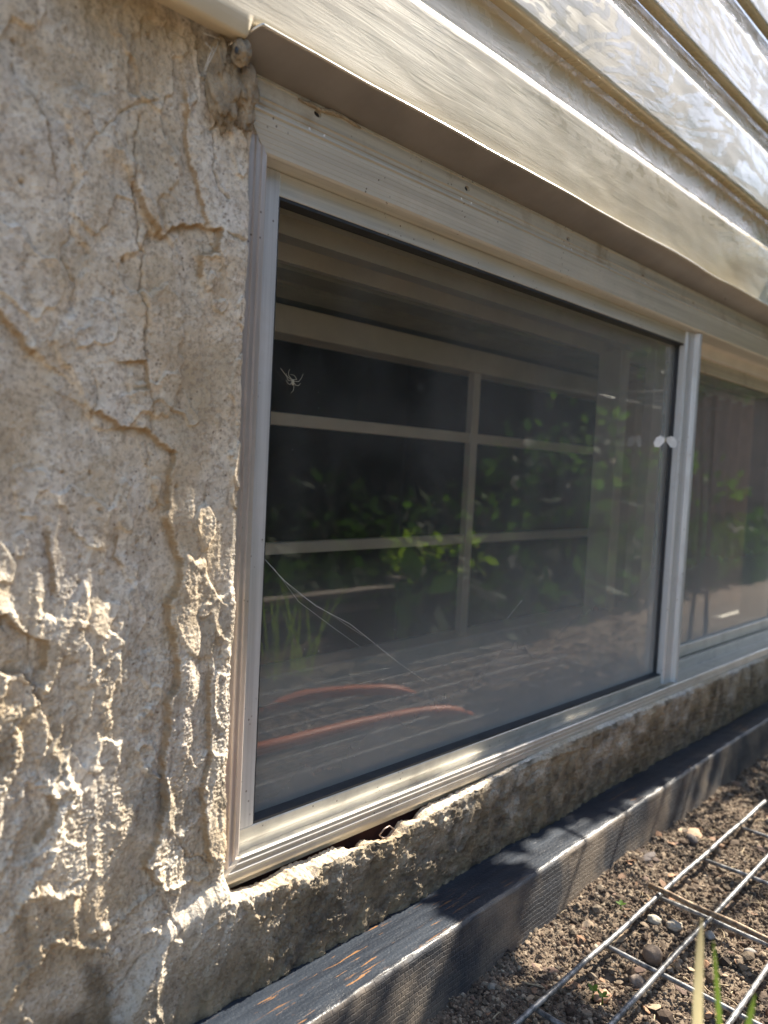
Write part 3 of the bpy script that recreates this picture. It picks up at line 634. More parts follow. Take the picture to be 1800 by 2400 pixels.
# rear sash (right), its stile shows through the front pane
g = MB(); RX0, RX1 = 1.015, 1.615
g.box(RX0, RX0+0.032, 0.0205, 0.0335, 0.1530, 0.605, 1, .0006); g.box(RX1-0.03, RX1, 0.0205, 0.0335, 0.153, 0.605, 1, .0006)
g.box(RX0+0.032, RX1-0.03, 0.0208, 0.0335, 0.5800, 0.605, 0, .0006); g.box(RX0+0.032, RX1-0.03, 0.0208, 0.0335, 0.1530, 0.170, 2, .0006)
s2 = g.build('sash', M['white'], win, mats=[M['beige'], M['inner'], M['alux']]); shade_auto(s2, 30)
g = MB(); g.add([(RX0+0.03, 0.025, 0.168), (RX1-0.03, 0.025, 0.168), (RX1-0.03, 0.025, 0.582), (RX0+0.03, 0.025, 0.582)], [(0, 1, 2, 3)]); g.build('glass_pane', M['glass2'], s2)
# central mullion of the frame behind the meeting stile
g = MB(); g.box(0.968, 0.992, 0.045, 0.078, 0.165, 0.585, bev=.001); g.build('inner_stile', M['inner'], win)
# caulk bead torn from the head
g = MB(); pts = [wy(px, py, -0.0315) for px, py in ((700, 232), (730, 245), (752, 258), (775, 262), (800, 272), (830, 290), (845, 300))]
g.tube(pts, [0.0008, 0.0016, 0.0012, 0.0019, 0.0014, 0.0012, 0.0006], 8); g.build('sealant_bead', M['mud'], win, True)

# ================================================================== RECESS, INNER WINDOW, ROOM
rev = empty('window_reveal', (0.31, 0.1, 0.16), 'grey concrete window recess seen behind the dusty glass', 'recess')
YI = 0.20
g = MB(); g.box(0.30, 2.2, 0.0805, YI+0.08, 0.05, 0.1600); g.build('ledge', M['concrete'], rev)
g = MB(); g.box(0.30, 2.2, 0.0805, 0.110, 0.578, 0.70); g.box(0.30, 2.2, 0.110, 0.140, 0.606, 0.70); g.box(0.30, 2.2, 0.140, 0.150, 0.588, 0.70); g.box(0.30, 2.2, 0.150, YI+0.05, 0.5845, 0.70)
for k in range(7): g.box(0.30, 2.2, 0.153+k*0.006, 0.156+k*0.006, 0.5825, 0.5845)
g.build('soffit', M['soffit'], rev)
g = MB(); g.box(0.26, 0.3095, 0.0805, YI+0.08, 0.05, 0.70); g.build('side_wall', M['concrete'], rev)
iw = empty('inner_window', (0.31, YI, 0.19), 'beige inner window with a muntin grid standing behind the dusty glass', 'window')
zt = zat(660, 785, YI); zr = zat(700, 1575, YI)
g = MB(); g.box(0.3097, 2.2, YI-0.012, YI+0.03, zt, zt+0.029, bev=.001); g.box(0.3097, 2.2, YI-0.012, YI+0.03, 0.1603, zr+0.006, bev=.002)
xe = wy(1410, 1150, YI)[0]
g.box(xe, xe+0.035, YI-0.006, YI+0.008, zr+0.006, zt, bev=.001); g.box(xe+0.045, xe+0.085, YI-0.03, YI+0.02, 0.165, 0.598, bev=.001)
g.build('frame', M['inner'], iw)
for z0, z1 in ((zat(640, 995, YI), zat(640, 965, YI)), (zat(640, 1299, YI), zat(640, 1272, YI))):
    g = MB(); g.box(0.311, xe-0.0003, YI-0.004, YI+0.006, z0, z1, bev=.0008); g.build('muntin', M['inner'], iw)
xm = wy(1090, 1260, YI)[0]; g = MB(); g.box(xm-0.0075, xm+0.0075, YI-0.0065, YI+0.004, zr+0.0062, zt-0.0003, bev=.0008); g.build('muntin', M['inner'], iw)
cu = MB(); xs5 = np.linspace(1.44, 2.3, 160); V = []; F = []
for x in xs5:
    f5 = 0.010*math.sin(x*95)+0.006*float(fbm(np.array(x*20), np.array(3.), 2))
    V += [(x, 0.150+f5, 0.162), (x, 0.150+f5*0.7, 0.40), (x, 0.150+f5*0.4, 0.598)]
for i in range(159): F += [(3*i, 3*i+3, 3*i+4, 3*i+1), (3*i+1, 3*i+4, 3*i+5, 3*i+2)]
tag(link('curtain', V, F, M['curtain']), 'reddish brown folded curtain behind the right window pane', 'curtain')
room = empty('basement_room', (1.2, 1.0, 0.0), 'unlit basement interior, black behind the inner window', 'room')
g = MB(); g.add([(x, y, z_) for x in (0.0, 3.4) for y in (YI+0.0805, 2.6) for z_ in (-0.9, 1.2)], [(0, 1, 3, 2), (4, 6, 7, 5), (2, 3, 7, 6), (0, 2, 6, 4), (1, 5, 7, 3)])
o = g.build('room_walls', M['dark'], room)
# open the side towards the window
bl = empty('window_blind', (1.36, 0.1, 0.2), 'cream slatted blind at the far right edge of the window', 'blind')
g = MB()
xb0 = float(wy(1783, 1200, 0.06)[0])
for k in range(27):
    z_ = 0.175+k*0.0150; g.add([(xb0, 0.045, z_), (xb0+0.5, 0.045, z_), (xb0+0.5, 0.058, z_+0.0125), (xb0, 0.058, z_+0.0125)], [(0, 1, 2, 3)])
g.build('slats', M['blind'], bl, True)
g = MB(); g.box(xb0-0.05, xb0-0.004, 0.040, 0.070, 0.17, 0.58, bev=.001); g.build('side_channel', M['fence'], bl)

# ================================================================== FLASHING AND SIDING
def edge_wob(x): return 0.0016*float(fbm(np.array(x*9.0), np.array(2.2), 2))+0.0022*math.exp(-((x-0.86)/0.06)**2)-0.0018*math.exp(-((x-0.98)/0.05)**2)
fl = empty('drip_flashing', (0.29, -0.02, 0.67), 'bent grey-brown metal drip flashing above the window, below the siding', 'flashing')
YO = -0.0560; V = []; F = []; xs2 = np.concatenate([np.linspace(0.281, 0.31, 24), np.linspace(0.315, 2.6, 220)])
def fl_pts(x):
    u = min(1, max(0, (x-0.281)/0.012)); ww = edge_wob(x); zo = (0.6722+ww)*u+0.6600*(1-u)
    yo = YO*u+(-0.034)*(1-u)
    return [(x, -0.0290, 0.6590), (x, -0.0312, 0.6588), (x, yo+0.004, zo-0.0022), (x, yo, zo+0.0004)]
for x in xs2: V += fl_pts(float(x))
for i in range(len(xs2)-1):
    for k in range(3): F.append((i*4+k, i*4+k+1, (i+1)*4+k+1, (i+1)*4+k))
o = link('underside', np.array(V)-np.array(fl.location), F, M['flash'], fl)
V = []; F = []
for x in xs2:
    p = fl_pts(float(x))[-1]; V += [(x, p[1], p[2]+0.0002), (x, p[1]-0.0012, p[2]+0.0006), (x, p[1]-0.0010, p[2]+0.0020), (x, p[1]+0.0004, p[2]+0.0024), (x, p[1]+0.004, p[2]+0.0014)]
for i in range(len(xs2)-1):
    for k in range(4): F.append((i*5+k, i*5+k+1, (i+1)*5+k+1, (i+1)*5+k))
link('rolled_edge', np.array(V)-np.array(fl.location), F, M['lip'], fl)
for px, py in ((672, 110), (1700, 700)):
    q = wz(px, py, 0.6708) if False else wy(px, py, -0.048); g = MB(); blob(g, (q[0], q[1], q[2]), (0.0011, 0.0011, 0.0006), 3, 8, 0.1); g.build('nail_head', M['gasket'], fl, True)

sd = empty('lap_siding', (0.2, -0.05, 0.67), 'glossy cream vinyl lap siding with wood grain above the window', 'siding')
def course(zb, ztop_flat, znext, ylow=-0.0520):
    H = znext-zb; fl_ = ztop_flat-zb
    pr = [(ylow+0.014, zb+0.0010), (ylow+0.004, zb-0.0012), (ylow+0.0012, zb-0.0010), (ylow, zb+0.0006), (ylow, zb+0.004)]
    n = 14
    for k in range(1, n+1): pr.append((ylow+0.0004*k/n, zb+0.004+(fl_-0.010)*k/n))
    for k in range(1, 9):
        a = k/8; pr.append((ylow+0.0004+0.0045*a*a, zb-0.006+fl_+0.010*a))
    y1, z1 = pr[-1]
    for k in range(1, 13):
        a = k/12; pr.append((y1+0.0120*(1-(1-a)**1.6), z1+(znext+0.004-z1)*a))
    return pr
edges = [(0.6755, 0.7538, 0.8017), (0.8017, 0.8775, 0.9151), (0.9151, 0.9923, 1.0330), (1.0330, 1.1060, 1.1460), (1.146, 1.219, 1.259), (1.259, 1.332, 1.372)]
xs3 = np.concatenate([np.linspace(-0.5, 0.15, 10), np.linspace(0.16, 0.284, 30), np.linspace(0.286, 0.29, 5), np.linspace(0.295, 1.6, 220), np.linspace(1.62, 4.0, 30)])
for n_, (a, b2, c2) in enumerate(edges):
    pr = course(a, b2, c2); V = []; F = []; L = len(pr)
    for x in xs3:
        wv = 0.0010*float(fbm(np.array(x*5+n_*9), np.array(0.5), 2))
        for (y, z_) in pr: V.append((x, y+wv, z_+0.3*wv-(0.010*(1-sstep(0.286, 0.290, x)) if (n_ == 0 and z_ < a+0.003) else 0)))
    for i in range(len(xs3)-1):
        for k in range(L-1): F.append((i*L+k, (i+1)*L+k, (i+1)*L+k+1, i*L+k+1))
    link('siding_panel', np.array(V)-np.array(sd.location), F, M['vinyl'], sd)

# ================================================================== TIMBER, GROUND, SOIL
bd = None
V = []; F = []; xs4 = np.linspace(-0.4, 2.6, 700)
def yfront(x): return float(np.interp(x, [-0.4, 0.34, 0.78, 1.144, 2.6], [-0.092, -0.0890, -0.0770, -0.0680, -0.050]))+0.0008*float(fbm(np.array(x*14), np.array(4.), 2))
ns = 30
for x in xs4:
    yf = yfront(x); r = 0.0045; pr = [(-0.010, 0.0500)]
    for k in range(1, 12): pr.append((-0.010+(yf+r+0.010)*k/12, 0.0500))
    for k in range(7):
        a = math.pi/2*k/6; pr.append((yf+r-r*math.sin(a), 0.05-r+r*math.cos(a)))
    for k in range(1, ns-18): pr.append((yf-0.008*k/(ns-19), 0.05-r-(0.08)*k/(ns-19)))
    for (y, z_) in pr:
        dz = 0.0006*float(perlin(np.array(x*60.), np.array(y*900.)))
        V.append((x, y-0.0006*float(perlin(np.array(x*50.+9), np.array(z_*700.))), z_+dz))
L = len(V)//len(xs4)
for i in range(len(xs4)-1):
    for k in range(L-1): F.append((i*L+k, i*L+k+1, (i+1)*L+k+1, (i+1)*L+k))
tag(link('edging_board', V, F, M['board']), 'black painted edging board with chipped paint along the foot of the wall', 'board')

ax = [-40, -10, -3, -1, -0.5]+list(np.arange(-0.2, 0.32, 0.02))+list(np.arange(0.32, 1.30, 0.0016))+list(np.arange(1.30, 2.4, 0.008))+list(np.arange(2.4, 6, 0.1))+[8, 15, 30, 60, 120]
ay = [-120, -60, -30, -15, -8, -5, -4]+list(np.arange(-3.2, -1.0, 0.05))+list(np.arange(-1.0, -0.36, 0.006))+list(np.arange(-0.36, -0.055, 0.0014))+[-0.03, 0.0]
GXX, GYY = np.meshgrid(np.array(ax), np.array(ay), indexing='xy')
def soil_z(x, y):
    n = 0.0065*fbm(x*16, y*16, 3)+0.0038*fbm(x*48, y*48, 3)+0.0030*np.abs(fbm(x*95, y*95, 3))*1.5+0.0012*perlin(x*260, y*260)+0.0007*perlin(x*560, y*560)
    hump = 0.010*np.exp(-(((x-0.80)/0.10)**2+((y+0.10)/0.05)**2))
    hole = -0.012*np.exp(-(((x-0.93)/0.012)**2+((y+0.135)/0.008)**2))
    near = (np.abs(x) < 3) & (y > -3.2)
    return np.where(near, n+hump+hole-0.004, 0.0)
GZZ = soil_z(GXX, GYY)
tag(link('ground', np.stack([GXX, GYY, GZZ], -1).reshape(-1, 3), grid_faces(len(ay), len(ax)), M['soil']), 'dry crumbly brown garden soil beside the edging board', kind='structure')

# soil crumbs and gravel
ico_v = []; ph = (1+5**.5)/2
for a, b2 in ((1, ph), (-1, ph), (1, -ph), (-1, -ph)): ico_v += [(0, a, b2), (a, b2, 0), (b2, 0, a)]
ico_v = _n(np.array(ico_v).reshape(-1)).reshape(-1, 3); ico_v /= np.linalg.norm(ico_v[0])
from itertools import combinations
el = min(np.linalg.norm(ico_v[0]-p) for p in ico_v[1:])
tri = [t for t in combinations(range(12), 3) if all(abs(np.linalg.norm(ico_v[i]-ico_v[j])-el) < 1e-3 for i, j in combinations(t, 2))]
tri = np.array([t if np.dot(np.cross(ico_v[t[1]]-ico_v[t[0]], ico_v[t[2]]-ico_v[t[0]]), ico_v[t[0]]) > 0 else (t[0], t[2], t[1]) for t in tri])
def scatter(n, x0, x1, y0, y1, smin, smax, power, flat=(0.5, 1.0), pal=None):
    P = np.stack([rng.uniform(x0, x1, n), rng.uniform(y0, y1, n)], 1)
    sz = smin*(smax/smin)**(rng.uniform(0, 1, n)**power)
    vs = ico_v[None]*(1+rng.uniform(-0.28, 0.28, (n, 12, 1)))
    sc = np.stack([rng.uniform(0.8, 1.4, n), rng.uniform(0.7, 1.1, n), rng.uniform(*flat, n)], 1)
    vs = vs*sc[:, None]*sz[:, None, None]
    a = rng.uniform(0, 6.28, n); ca, sa = np.cos(a)[:, None], np.sin(a)[:, None]
    tl = rng.normal(0, 0.5, n); ct, st_ = np.cos(tl)[:, None], np.sin(tl)[:, None]
    y_, z_ = vs[..., 1]*ct-vs[..., 2]*st_, vs[..., 1]*st_+vs[..., 2]*ct
    x_ = vs[..., 0]*ca-y_*sa; y_ = vs[..., 0]*sa+y_*ca
    zb = soil_z(P[:, 0], P[:, 1])+sz*0.25
    vv = np.stack([x_+P[:, 0:1], y_+P[:, 1:2], z_+zb[:, None]], -1)
    ff = (tri[None]+12*np.arange(n)[:, None, None]).reshape(-1, 3)
    col = np.array(pal)[rng.integers(0, len(pal), n)]*rng.uniform(0.6, 1.3, (n, 1))
    col = col*(1-0.5*sstep(0.05, 0.35, fbm(P[:, 0]*22+5, P[:, 1]*22, 4)))[:, None]
    return vv.reshape(-1, 3), ff, np.repeat(col, 12, 0)
def tinted(name, sets, material, smooth=False):
    o_ = 0; V, F, Cc = [], [], []
    for v, f, c in sets: V.append(v); F.append(f+o_); Cc.append(c); o_ += len(v)
    V = np.concatenate(V); F = np.concatenate(F); Cc = np.concatenate(Cc)
    o = link(name, V, F, material, smooth=smooth)
    at = o.data.attributes.new('tint', 'FLOAT_COLOR', 'POINT'); at.data.foreach_set('color', np.concatenate([Cc, np.ones((len(Cc), 1))], 1).astype(np.float32).ravel())
    return o
pal = [(0.16, 0.115, 0.08), (0.24, 0.185, 0.13), (0.34, 0.275, 0.20), (0.10, 0.068, 0.047), (0.19, 0.14, 0.10)]
tag(tinted('soil_crumbs', [scatter(60000, 0.36, 1.30, -0.36, -0.070, 0.0006, 0.0026, 2.0, pal=pal), scatter(900, 0.36, 1.30, -0.36, -0.070, 0.0024, 0.0060, 2.2, (0.6, 1.0), pal=pal), scatter(5200, 1.3, 2.2, -0.5, -0.07, 0.001, 0.004, 2, pal=pal),
    scatter(9000, 0.5, 2.2, -1.0, -0.36, 0.0012, 0.006, 2, pal=pal)], M['clod']), 'loose dry soil crumbs covering the bed', 'soil', kind='stuff')
pal2 = [(0.40, 0.33, 0.24), (0.34, 0.27, 0.20), (0.28, 0.23, 0.18), (0.34, 0.24, 0.16), (0.46, 0.40, 0.31), (0.24, 0.16, 0.12)]
tag(tinted('gravel', [scatter(450, 0.36, 1.30, -0.36, -0.075, 0.0012, 0.0036, 2.2, (0.35, 0.8), pal2), scatter(900, 0.5, 2.2, -1.0, -0.36, 0.003, 0.012, 2, (0.4, 0.8), pal2)], M['stone']), 'small pale grit and stone fragments mixed through the soil', 'gravel', kind='stuff')
pal3 = [(0.38, 0.22, 0.13), (0.30, 0.18, 0.11), (0.44, 0.33, 0.22), (0.2, 0.13, 0.1)]
cv, cf, cc = scatter(420, 0.36, 1.3, -0.36, -0.08, 0.0030, 0.0068, 1.6, (0.10, 0.22), pal3)
tag(tinted('wood_mulch', [(cv, cf, cc)], M['stone']), 'scattered bits of reddish bark mulch on the soil', 'mulch', kind='stuff')
g = MB()
for k in range(150):
    x, y = rng.uniform(0.4, 1.25), rng.uniform(-0.34, -0.085); z_ = float(soil_z(np.array([x]), np.array([y]))[0])+0.002; a = rng.uniform(0, 6.28); L_ = rng.uniform(0.006, 0.024)
    P = [(x+math.cos(a)*L_*u+0.002*math.sin(u*5+k), y+math.sin(a)*L_*u, z_+0.0015*math.sin(u*3.1)) for u in (0, .25, .5, .75, 1)]
    g.tube(P, rng.uniform(0.00025, 0.0006), 5)
tag(g.build('plant_litter', M['litter'], None, True), 'thin dry rootlets and straw bits lying over the soil', 'plant litter', kind='stuff')
# single stones one can pick out
def stone(name, px, py, r, col, label, seed, cat='stone', amp=0.22, group=None, zoff=0.4, n=18):
    q = wz(px, py, 0.004); zc = float(soil_z(np.array([q[0]]), np.array([q[1]]))[0])+r[2]*zoff
    g = MB(); blob(g, (0, 0, 0), r, seed, n, amp, 1.3); v = np.array(g.v)
    o = link(name, v, g.f, M['stone'], smooth=True); o.location = (q[0], q[1], zc); o.rotation_euler = (0, 0, seed*0.7)
    at = o.data.attributes.new('tint', 'FLOAT_COLOR', 'POINT'); at.data.foreach_set('color', np.tile(np.array([*col, 1.0], dtype=np.float32), (len(v), 1)).ravel())
    tag(o, label, cat, group); return o
stone('pebble', 1530, 2228, (0.0090, 0.0085, 0.0080), (0.24, 0.185, 0.14), 'round brown pebble, the largest, in the wire square right of the board', 1, amp=0.08, zoff=0.75)
stone('stone', 1533, 2157, (0.0070, 0.0055, 0.0045), (0.50, 0.46, 0.37), 'pale angular stone left of its twin, behind the round pebble', 2)
stone('stone', 1580, 2162, (0.0078, 0.0060, 0.0045), (0.50, 0.44, 0.35), 'pale angular stone right of its twin, behind the round pebble', 3, amp=0.35)
stone('wood_chip', 1412, 2318, (0.0085, 0.0050, 0.0042), (0.50, 0.31, 0.20), 'orange-tan wood chunk between the two lower wires', 4, 'wood chip', 0.4)
stone('wood_chip', 1627, 1942, (0.0150, 0.0085, 0.0035), (0.44, 0.29, 0.19), 'flat tan wood chip near the upper end of the first wire', 5, 'wood chip', 0.3)
stone('stone', 1621, 1972, (0.0085, 0.0055, 0.0060), (0.13, 0.11, 0.10), 'dark wedge stone below the tan chip by the board', 6)
stone('stone', 1494, 2288, (0.0065, 0.0058, 0.0050), (0.26, 0.21, 0.17), 'rounded brown stone below left of the round pebble', 7)
stone('stone', 1157, 2292, (0.0048, 0.0040, 0.0030), (0.30, 0.27, 0.22), 'small grey stone in the shaded soil beside the board', 8)
stone('wood_chip', 1520, 2020, (0.0125, 0.0050, 0.0030), (0.12, 0.10, 0.095), 'dark flat chip lying close to the edging board', 9, 'wood chip', 0.25)
stone('stone', 1665, 2178, (0.0055, 0.0042, 0.0036), (0.50, 0.48, 0.44), 'white stone under the rusty rod', 10)
stone('wood_chip', 1700, 1968, (0.0100, 0.0032, 0.0026), (0.45, 0.30, 0.2), 'narrow orange chip beside the first wire', 11, 'wood chip', 0.2)
stone('stone', 1760, 2225, (0.0060, 0.0042, 0.0032), (0.36, 0.33, 0.30), 'smooth grey flat stone at the right edge below the rod', 12, amp=0.1)

# ================================================================== WIRE MESH
pm = empty('wire_mesh_panel', (0.6, -0.2, 0.0), 'galvanised welded wire mesh sheet lying on the soil', 'wire mesh')
def wire_path(p0, p1, z0, seed, n=24, wob=0.0012):
    pts = []
    for k in range(n+1):
        u = k/n; x = p0[0]+(p1[0]-p0[0])*u; y = p0[1]+(p1[1]-p0[1])*u
        pts.append((x, y+wob*float(fbm(np.array(u*5), np.array(seed*3.1), 2)), z0+0.0018*float(fbm(np.array(u*6+2), np.array(seed*1.7), 2))))
    return pts
ylines = [-0.1500, -0.2000, -0.2620, -0.3150, -0.366, -0.417, -0.468, -0.519, -0.57, -0.621]
def ywire(j, x): return ylines[j]+0.020*(x-0.62)*(1 if j < 3 else 0.6)
for j in range(len(ylines)):
    g = MB(); g.tube(wire_path((0.40, ywire(j, 0.40)), (1.07 if j == 0 else 1.6, ywire(j, 1.07 if j == 0 else 1.6)), 0.0130+(0.0 if j < 3 else -0.004), j, wob=0.0016), 0.0023 if j < 3 else 0.0018, 8); g.build('wire', M['wire'], pm, True)
xl = [0.405, 0.5140, 0.6290, 0.7430, 0.8570, 0.970, 1.083, 1.196, 1.309, 1.422, 1.535]
for j, x in enumerate(xl):
    y0 = -0.146 if x < 1.05 else -0.19
    g = MB(); g.tube(wire_path((x+0.002, y0), (x-0.010, -0.63), 0.0088, j+20), 0.0021, 8); g.build('wire', M['wire'], pm, True)
g = MB(); a, b2 = wz(1522, 2075, 0.0180), wz(1830, 2215, 0.024)
g.tube([a+(b2-a)*k/12+np.array([0, 0, 0.0006*math.sin(k)]) for k in range(13)], 0.0026, 10)
tag(g.build('rusty_rod', M['rust'], None, True), 'brown rusty wire rod lying across the galvanised mesh', 'rod')

# ================================================================== GRASS AND SEEDLINGS
def blade(mb, base, tip, w_, bend=(0, 0, 0), n=10, mi=0):
    base, tip, bend = np.array(base), np.array(tip), np.array(bend); view = np.array([0, -CD, CZ])
    V = []; F = []
    for k in range(n+1):
        u = k/n; p = base*(1-u)+tip*u+bend*4*u*(1-u); d = _n(tip-base); s = np.cross(d, _n(p-view)); s = _n(s)
        ww = w_*(0.55+0.9*u)*(1-u)**0.45+0.0002; nn = np.cross(s, d)
        V += [p-s*ww, p+nn*ww*0.35, p+s*ww]
    for k in range(n):
        for q in range(2): F.append((3*k+q, 3*k+q+1, 3*k+q+4, 3*k+q+3))
    mb.add(V, F, mi)
b0 = wz(1700, 3100, 0.0)
gr = empty('grass_tuft', tuple(b0), 'out of focus yellow-green grass blades close to the camera at the lower right', 'grass tuft')
for i, (tp, zt_, w_, mt_, bx) in enumerate([((1645, 2150), 0.225, 0.0030, 'straw', (-0.016, 0, 0.012)), ((1770, 2330), 0.20, 0.0022, 'grass', (-0.008, 0, 0.02)), ((1672, 2205), 0.22, 0.0016, 'grass', (0.004, 0, 0.006))]):
    g = MB(); blade(g, b0+np.array([0.004*i-0.008, 0.003*(i % 2), 0]), wz(*tp, zt_), w_, bx, 16); g.build('blade', M[mt_], gr, True)
def leaf_shape(mb, c, d, up, L_, W_, mi=0):
    d = _n(np.array(d, float)); s = _n(np.cross(d, up)); n_ = np.cross(s, d); c = np.array(c, float)
    v = [c, c+d*L_*.3-s*W_*.42+n_*W_*.1, c+d*L_*.3+s*W_*.42+n_*W_*.1, c+d*L_*.68-s*W_*.4+n_*W_*.08, c+d*L_*.68+s*W_*.4+n_*W_*.08, c+d*L_, c+d*L_*.35, c+d*L_*.68]
    mb.add(v, [(0, 6, 1), (0, 2, 6), (1, 6, 7, 3), (2, 4, 7, 6), (3, 7, 5), (7, 4, 5)], mi)
for px, py, sz_, lab in ((1455, 2128, 0.006, 'tiny dark green seedling beside the first wire'), (1390, 2330, 0.0065, 'tiny two-leaved seedling beside the orange wood chunk'), (1412, 2345, 0.006, 'pale round-leaved seedling below the orange wood chunk')):
    q = wz(px, py, 0.003); g = MB()
    for k in range(4):
        a = k*1.6+px; leaf_shape(g, q+np.array([0, 0, 0.003]), (math.cos(a), math.sin(a), 0.5), (0, 0, 1), sz_, sz_*0.7)
    g.tube([q-np.array([0, 0, .004]), q+np.array([0, 0, .003])], 0.0005, 5); o = g.build('seedling', M['leaf'], None, True); tag(o, lab, 'seedling')

# ================================================================== SPIDER, MOTH, WEBS
sp = wy(686, 893, -0.003); gsp = MB()
blob(gsp, sp+np.array([0, 0, 0.0]), (0.0012, 0.0010, 0.0013), 9, 12, 0.1); blob(gsp, sp+np.array([0.0002, 0, -0.0016]), (0.0011, 0.0010, 0.0015), 10, 12, 0.1)
body = gsp.build('spider', M['spider'], None, True); tag(body, 'pale long-legged spider on the glass near the left stile', 'spider')
def SP(a, b2): return wy(640+a/13.82, 840+b2/13.82, -0.003-0.0006*random.random())
for path in ([(600, 690), (440, 580), (290, 380), (240, 310)], [(610, 680), (510, 560), (500, 440), (540, 350)], [(590, 720), (490, 710), (450, 620), (430, 480)], [(590, 780), (550, 850), (480, 800), (410, 690)],
             [(660, 690), (770, 680), (690, 550), (560, 515)], [(680, 740), (830, 750), (920, 640), (975, 500)], [(660, 770), (750, 880), (830, 880), (890, 800)], [(640, 780), (680, 880), (660, 1040), (580, 1120)]):
    g = MB(); pts = [Vector(SP(*p)) for p in path]; dense = []
    for i in range(len(pts)-1):
        for k in range(4): dense.append(pts[i].lerp(pts[i+1], k/4))
    dense.append(pts[-1]); n_ = len(dense); g.tube(dense, [0.00025*(1-0.6*k/n_) for k in range(n_)], 6); g.build('leg', M['spider'], body, True)
mc = wy(1560, 1032, -0.020); f_ = _n(mc-np.array([0, -CD, CZ])); sx_ = _n(np.cross(f_, [0, 0, 1])); uz = np.cross(sx_, f_); g = MB()
def wing(s):
    pts = [(0.001, 0.003), (0.006, 0.0062), (0.0105, 0.0050), (0.0130, 0.0005), (0.0115, -0.0045), (0.0060, -0.0058), (0.0012, -0.0012)]
    P = [mc+sx_*(s*a)*1.1+uz*(b2-0.25*a)*1.2-f_*0.002*a/0.013 for a, b2 in pts]; Q = [p+f_*0.0003 for p in P]; n_ = len(P)
    g = MB(); g.add(P+Q, [tuple(range(n_)), tuple(range(2*n_-1, n_-1, -1))]+[(i, (i+1) % n_, n_+(i+1) % n_, n_+i) for i in range(n_)]); return g
g = MB(); g.tube([mc-uz*0.003, mc, mc+uz*0.004], [0.0006, 0.0012, 0.0006], 8); mo = g.build('moth', M['spider'], None, True); tag(mo, 'small white moth with open wings near the meeting stile', 'moth')
for s in (-1, 1): wing(s).build('wing', M['moth'], mo)
wb = empty('cobweb', tuple(wy(800, 1450, -0.002)), 'thin cobweb threads crossing the lower left of the glass', 'cobweb')
for i, pth in enumerate([[(620, 1310), (665, 1360), (740, 1420), (820, 1462), (880, 1510), (930, 1550), (1000, 1600)], [(628, 1320), (690, 1385), (760, 1430), (850, 1490)], [(640, 1330), (700, 1410), (780, 1470), (850, 1520)], [(1180, 1460), (1225, 1405)]]):
    g = MB(); g.tube([wy(px, py, -0.0015) for px, py in pth], 0.00006 if i else 0.00014, 5); g.build('thread', M['web'], wb, True)
wb2 = empty('cobweb', tuple(wy(490, 120, -0.040)), 'dusty cobweb strands in the dark gap at the corner of the flashing', 'cobweb')
for i, pth in enumerate([[(478, 78), (515, 92)], [(500, 110), (480, 160)], [(515, 95), (498, 130), (481, 165)], [(482, 100), (500, 120)]]):
    g = MB(); g.tube([wy(px, py, -0.040) for px, py in pth], 0.00022, 5); g.build('strand', M['web'], wb2, True)

# ================================================================== GARDEN SEEN ONLY IN THE REFLECTIONS, PLUS ADDED UNSEEN SHADE CASTERS
def smooth_path(pts, n=10):
    out = []; P = [Vector(p) for p in pts]
    for i in range(len(P)-1):
        p0, p1, p2, p3 = P[max(i-1, 0)], P[i], P[i+1], P[min(i+2, len(P)-1)]
        for k in range(n):
            t = k/n; out.append(0.5*((2*p1)+(p2-p0)*t+(2*p0-5*p1+4*p2-p3)*t*t+(3*p1-p0-3*p2+p3)*t**3))
    return out+[P[-1]]
g = MB(); g.tube(smooth_path([(0.20, -0.50, 0.012), (0.45, -0.46, 0.010), (0.62, -0.44, 0.002), (0.71, -0.412, 0.010), (0.89, -0.395, 0.012), (1.04, -0.362, 0.010), (1.12, -0.345, -0.02), (1.18, -0.38, -0.04), (1.17, -0.44, -0.04), (1.12, -0.478, -0.015), (1.05, -0.50, 0.012), (0.92, -0.553, 0.015), (0.86, -0.57, 0.006), (0.78, -0.585, -0.02), (0.6, -0.62, -0.03)]), 0.0098, 12)
tag(g.build('garden_hose', M['hose'], None, True), 'orange hose on the soil, seen as a reflection in the lower pane', 'hose')
bed = empty('raised_bed', (1.2, -0.8, 0.0), 'weathered grey timber rails of a low garden bed reflected in the glass', 'garden bed')
for z0 in (0.088, 0.122):
    g = MB(); g.box(0.4, 1.46, -0.83, -0.80, z0, z0+0.014, bev=.002); g.build('rail', M['timber'], bed)
for x in (0.5, 1.44):
    g = MB(); g.box(x-0.02, x+0.02, -0.87, -0.8305, -0.02, 0.15, bev=.002); g.build('post', M['timber'], bed)
def shrub(name, loc, label, group, stems, clusters, lmat, lsize=0.03, cat='shrub', nleaf=60, hleaf=None):
    """stems: list of polylines; clusters: (centre, radii, leaf count)"""
    e = empty(name, loc, label, cat, group); g = MB()
    for p in stems:
        q = smooth_path(p, 6); n_ = len(q); g.tube(q, [0.006*(1-0.7*k/n_) for k in range(n_)], 6)
    g.build('stem', M['bark'], e, True); g = MB()
    for c, r, n_ in clusters:
        for k in range(n_):
            d = _n(rng.normal(size=3)); p = np.array(c)+d*np.array(r)*rng.uniform(0.2, 1)**0.5; L_ = lsize*rng.uniform(0.6, 1.3)
            leaf_shape(g, p, d+rng.normal(size=3)*0.5, _n(rng.normal(size=3)), L_, L_*0.6)
    g.build('foliage', lmat, e, True); return e
def sunp(v, u, x):   # a point of the sun-ray bundle; v,u measured on the plane x = 2
    k = (2.0-x)/SUN[0]; return (x, v-SUN[1]*k, u-SUN[2]*k)
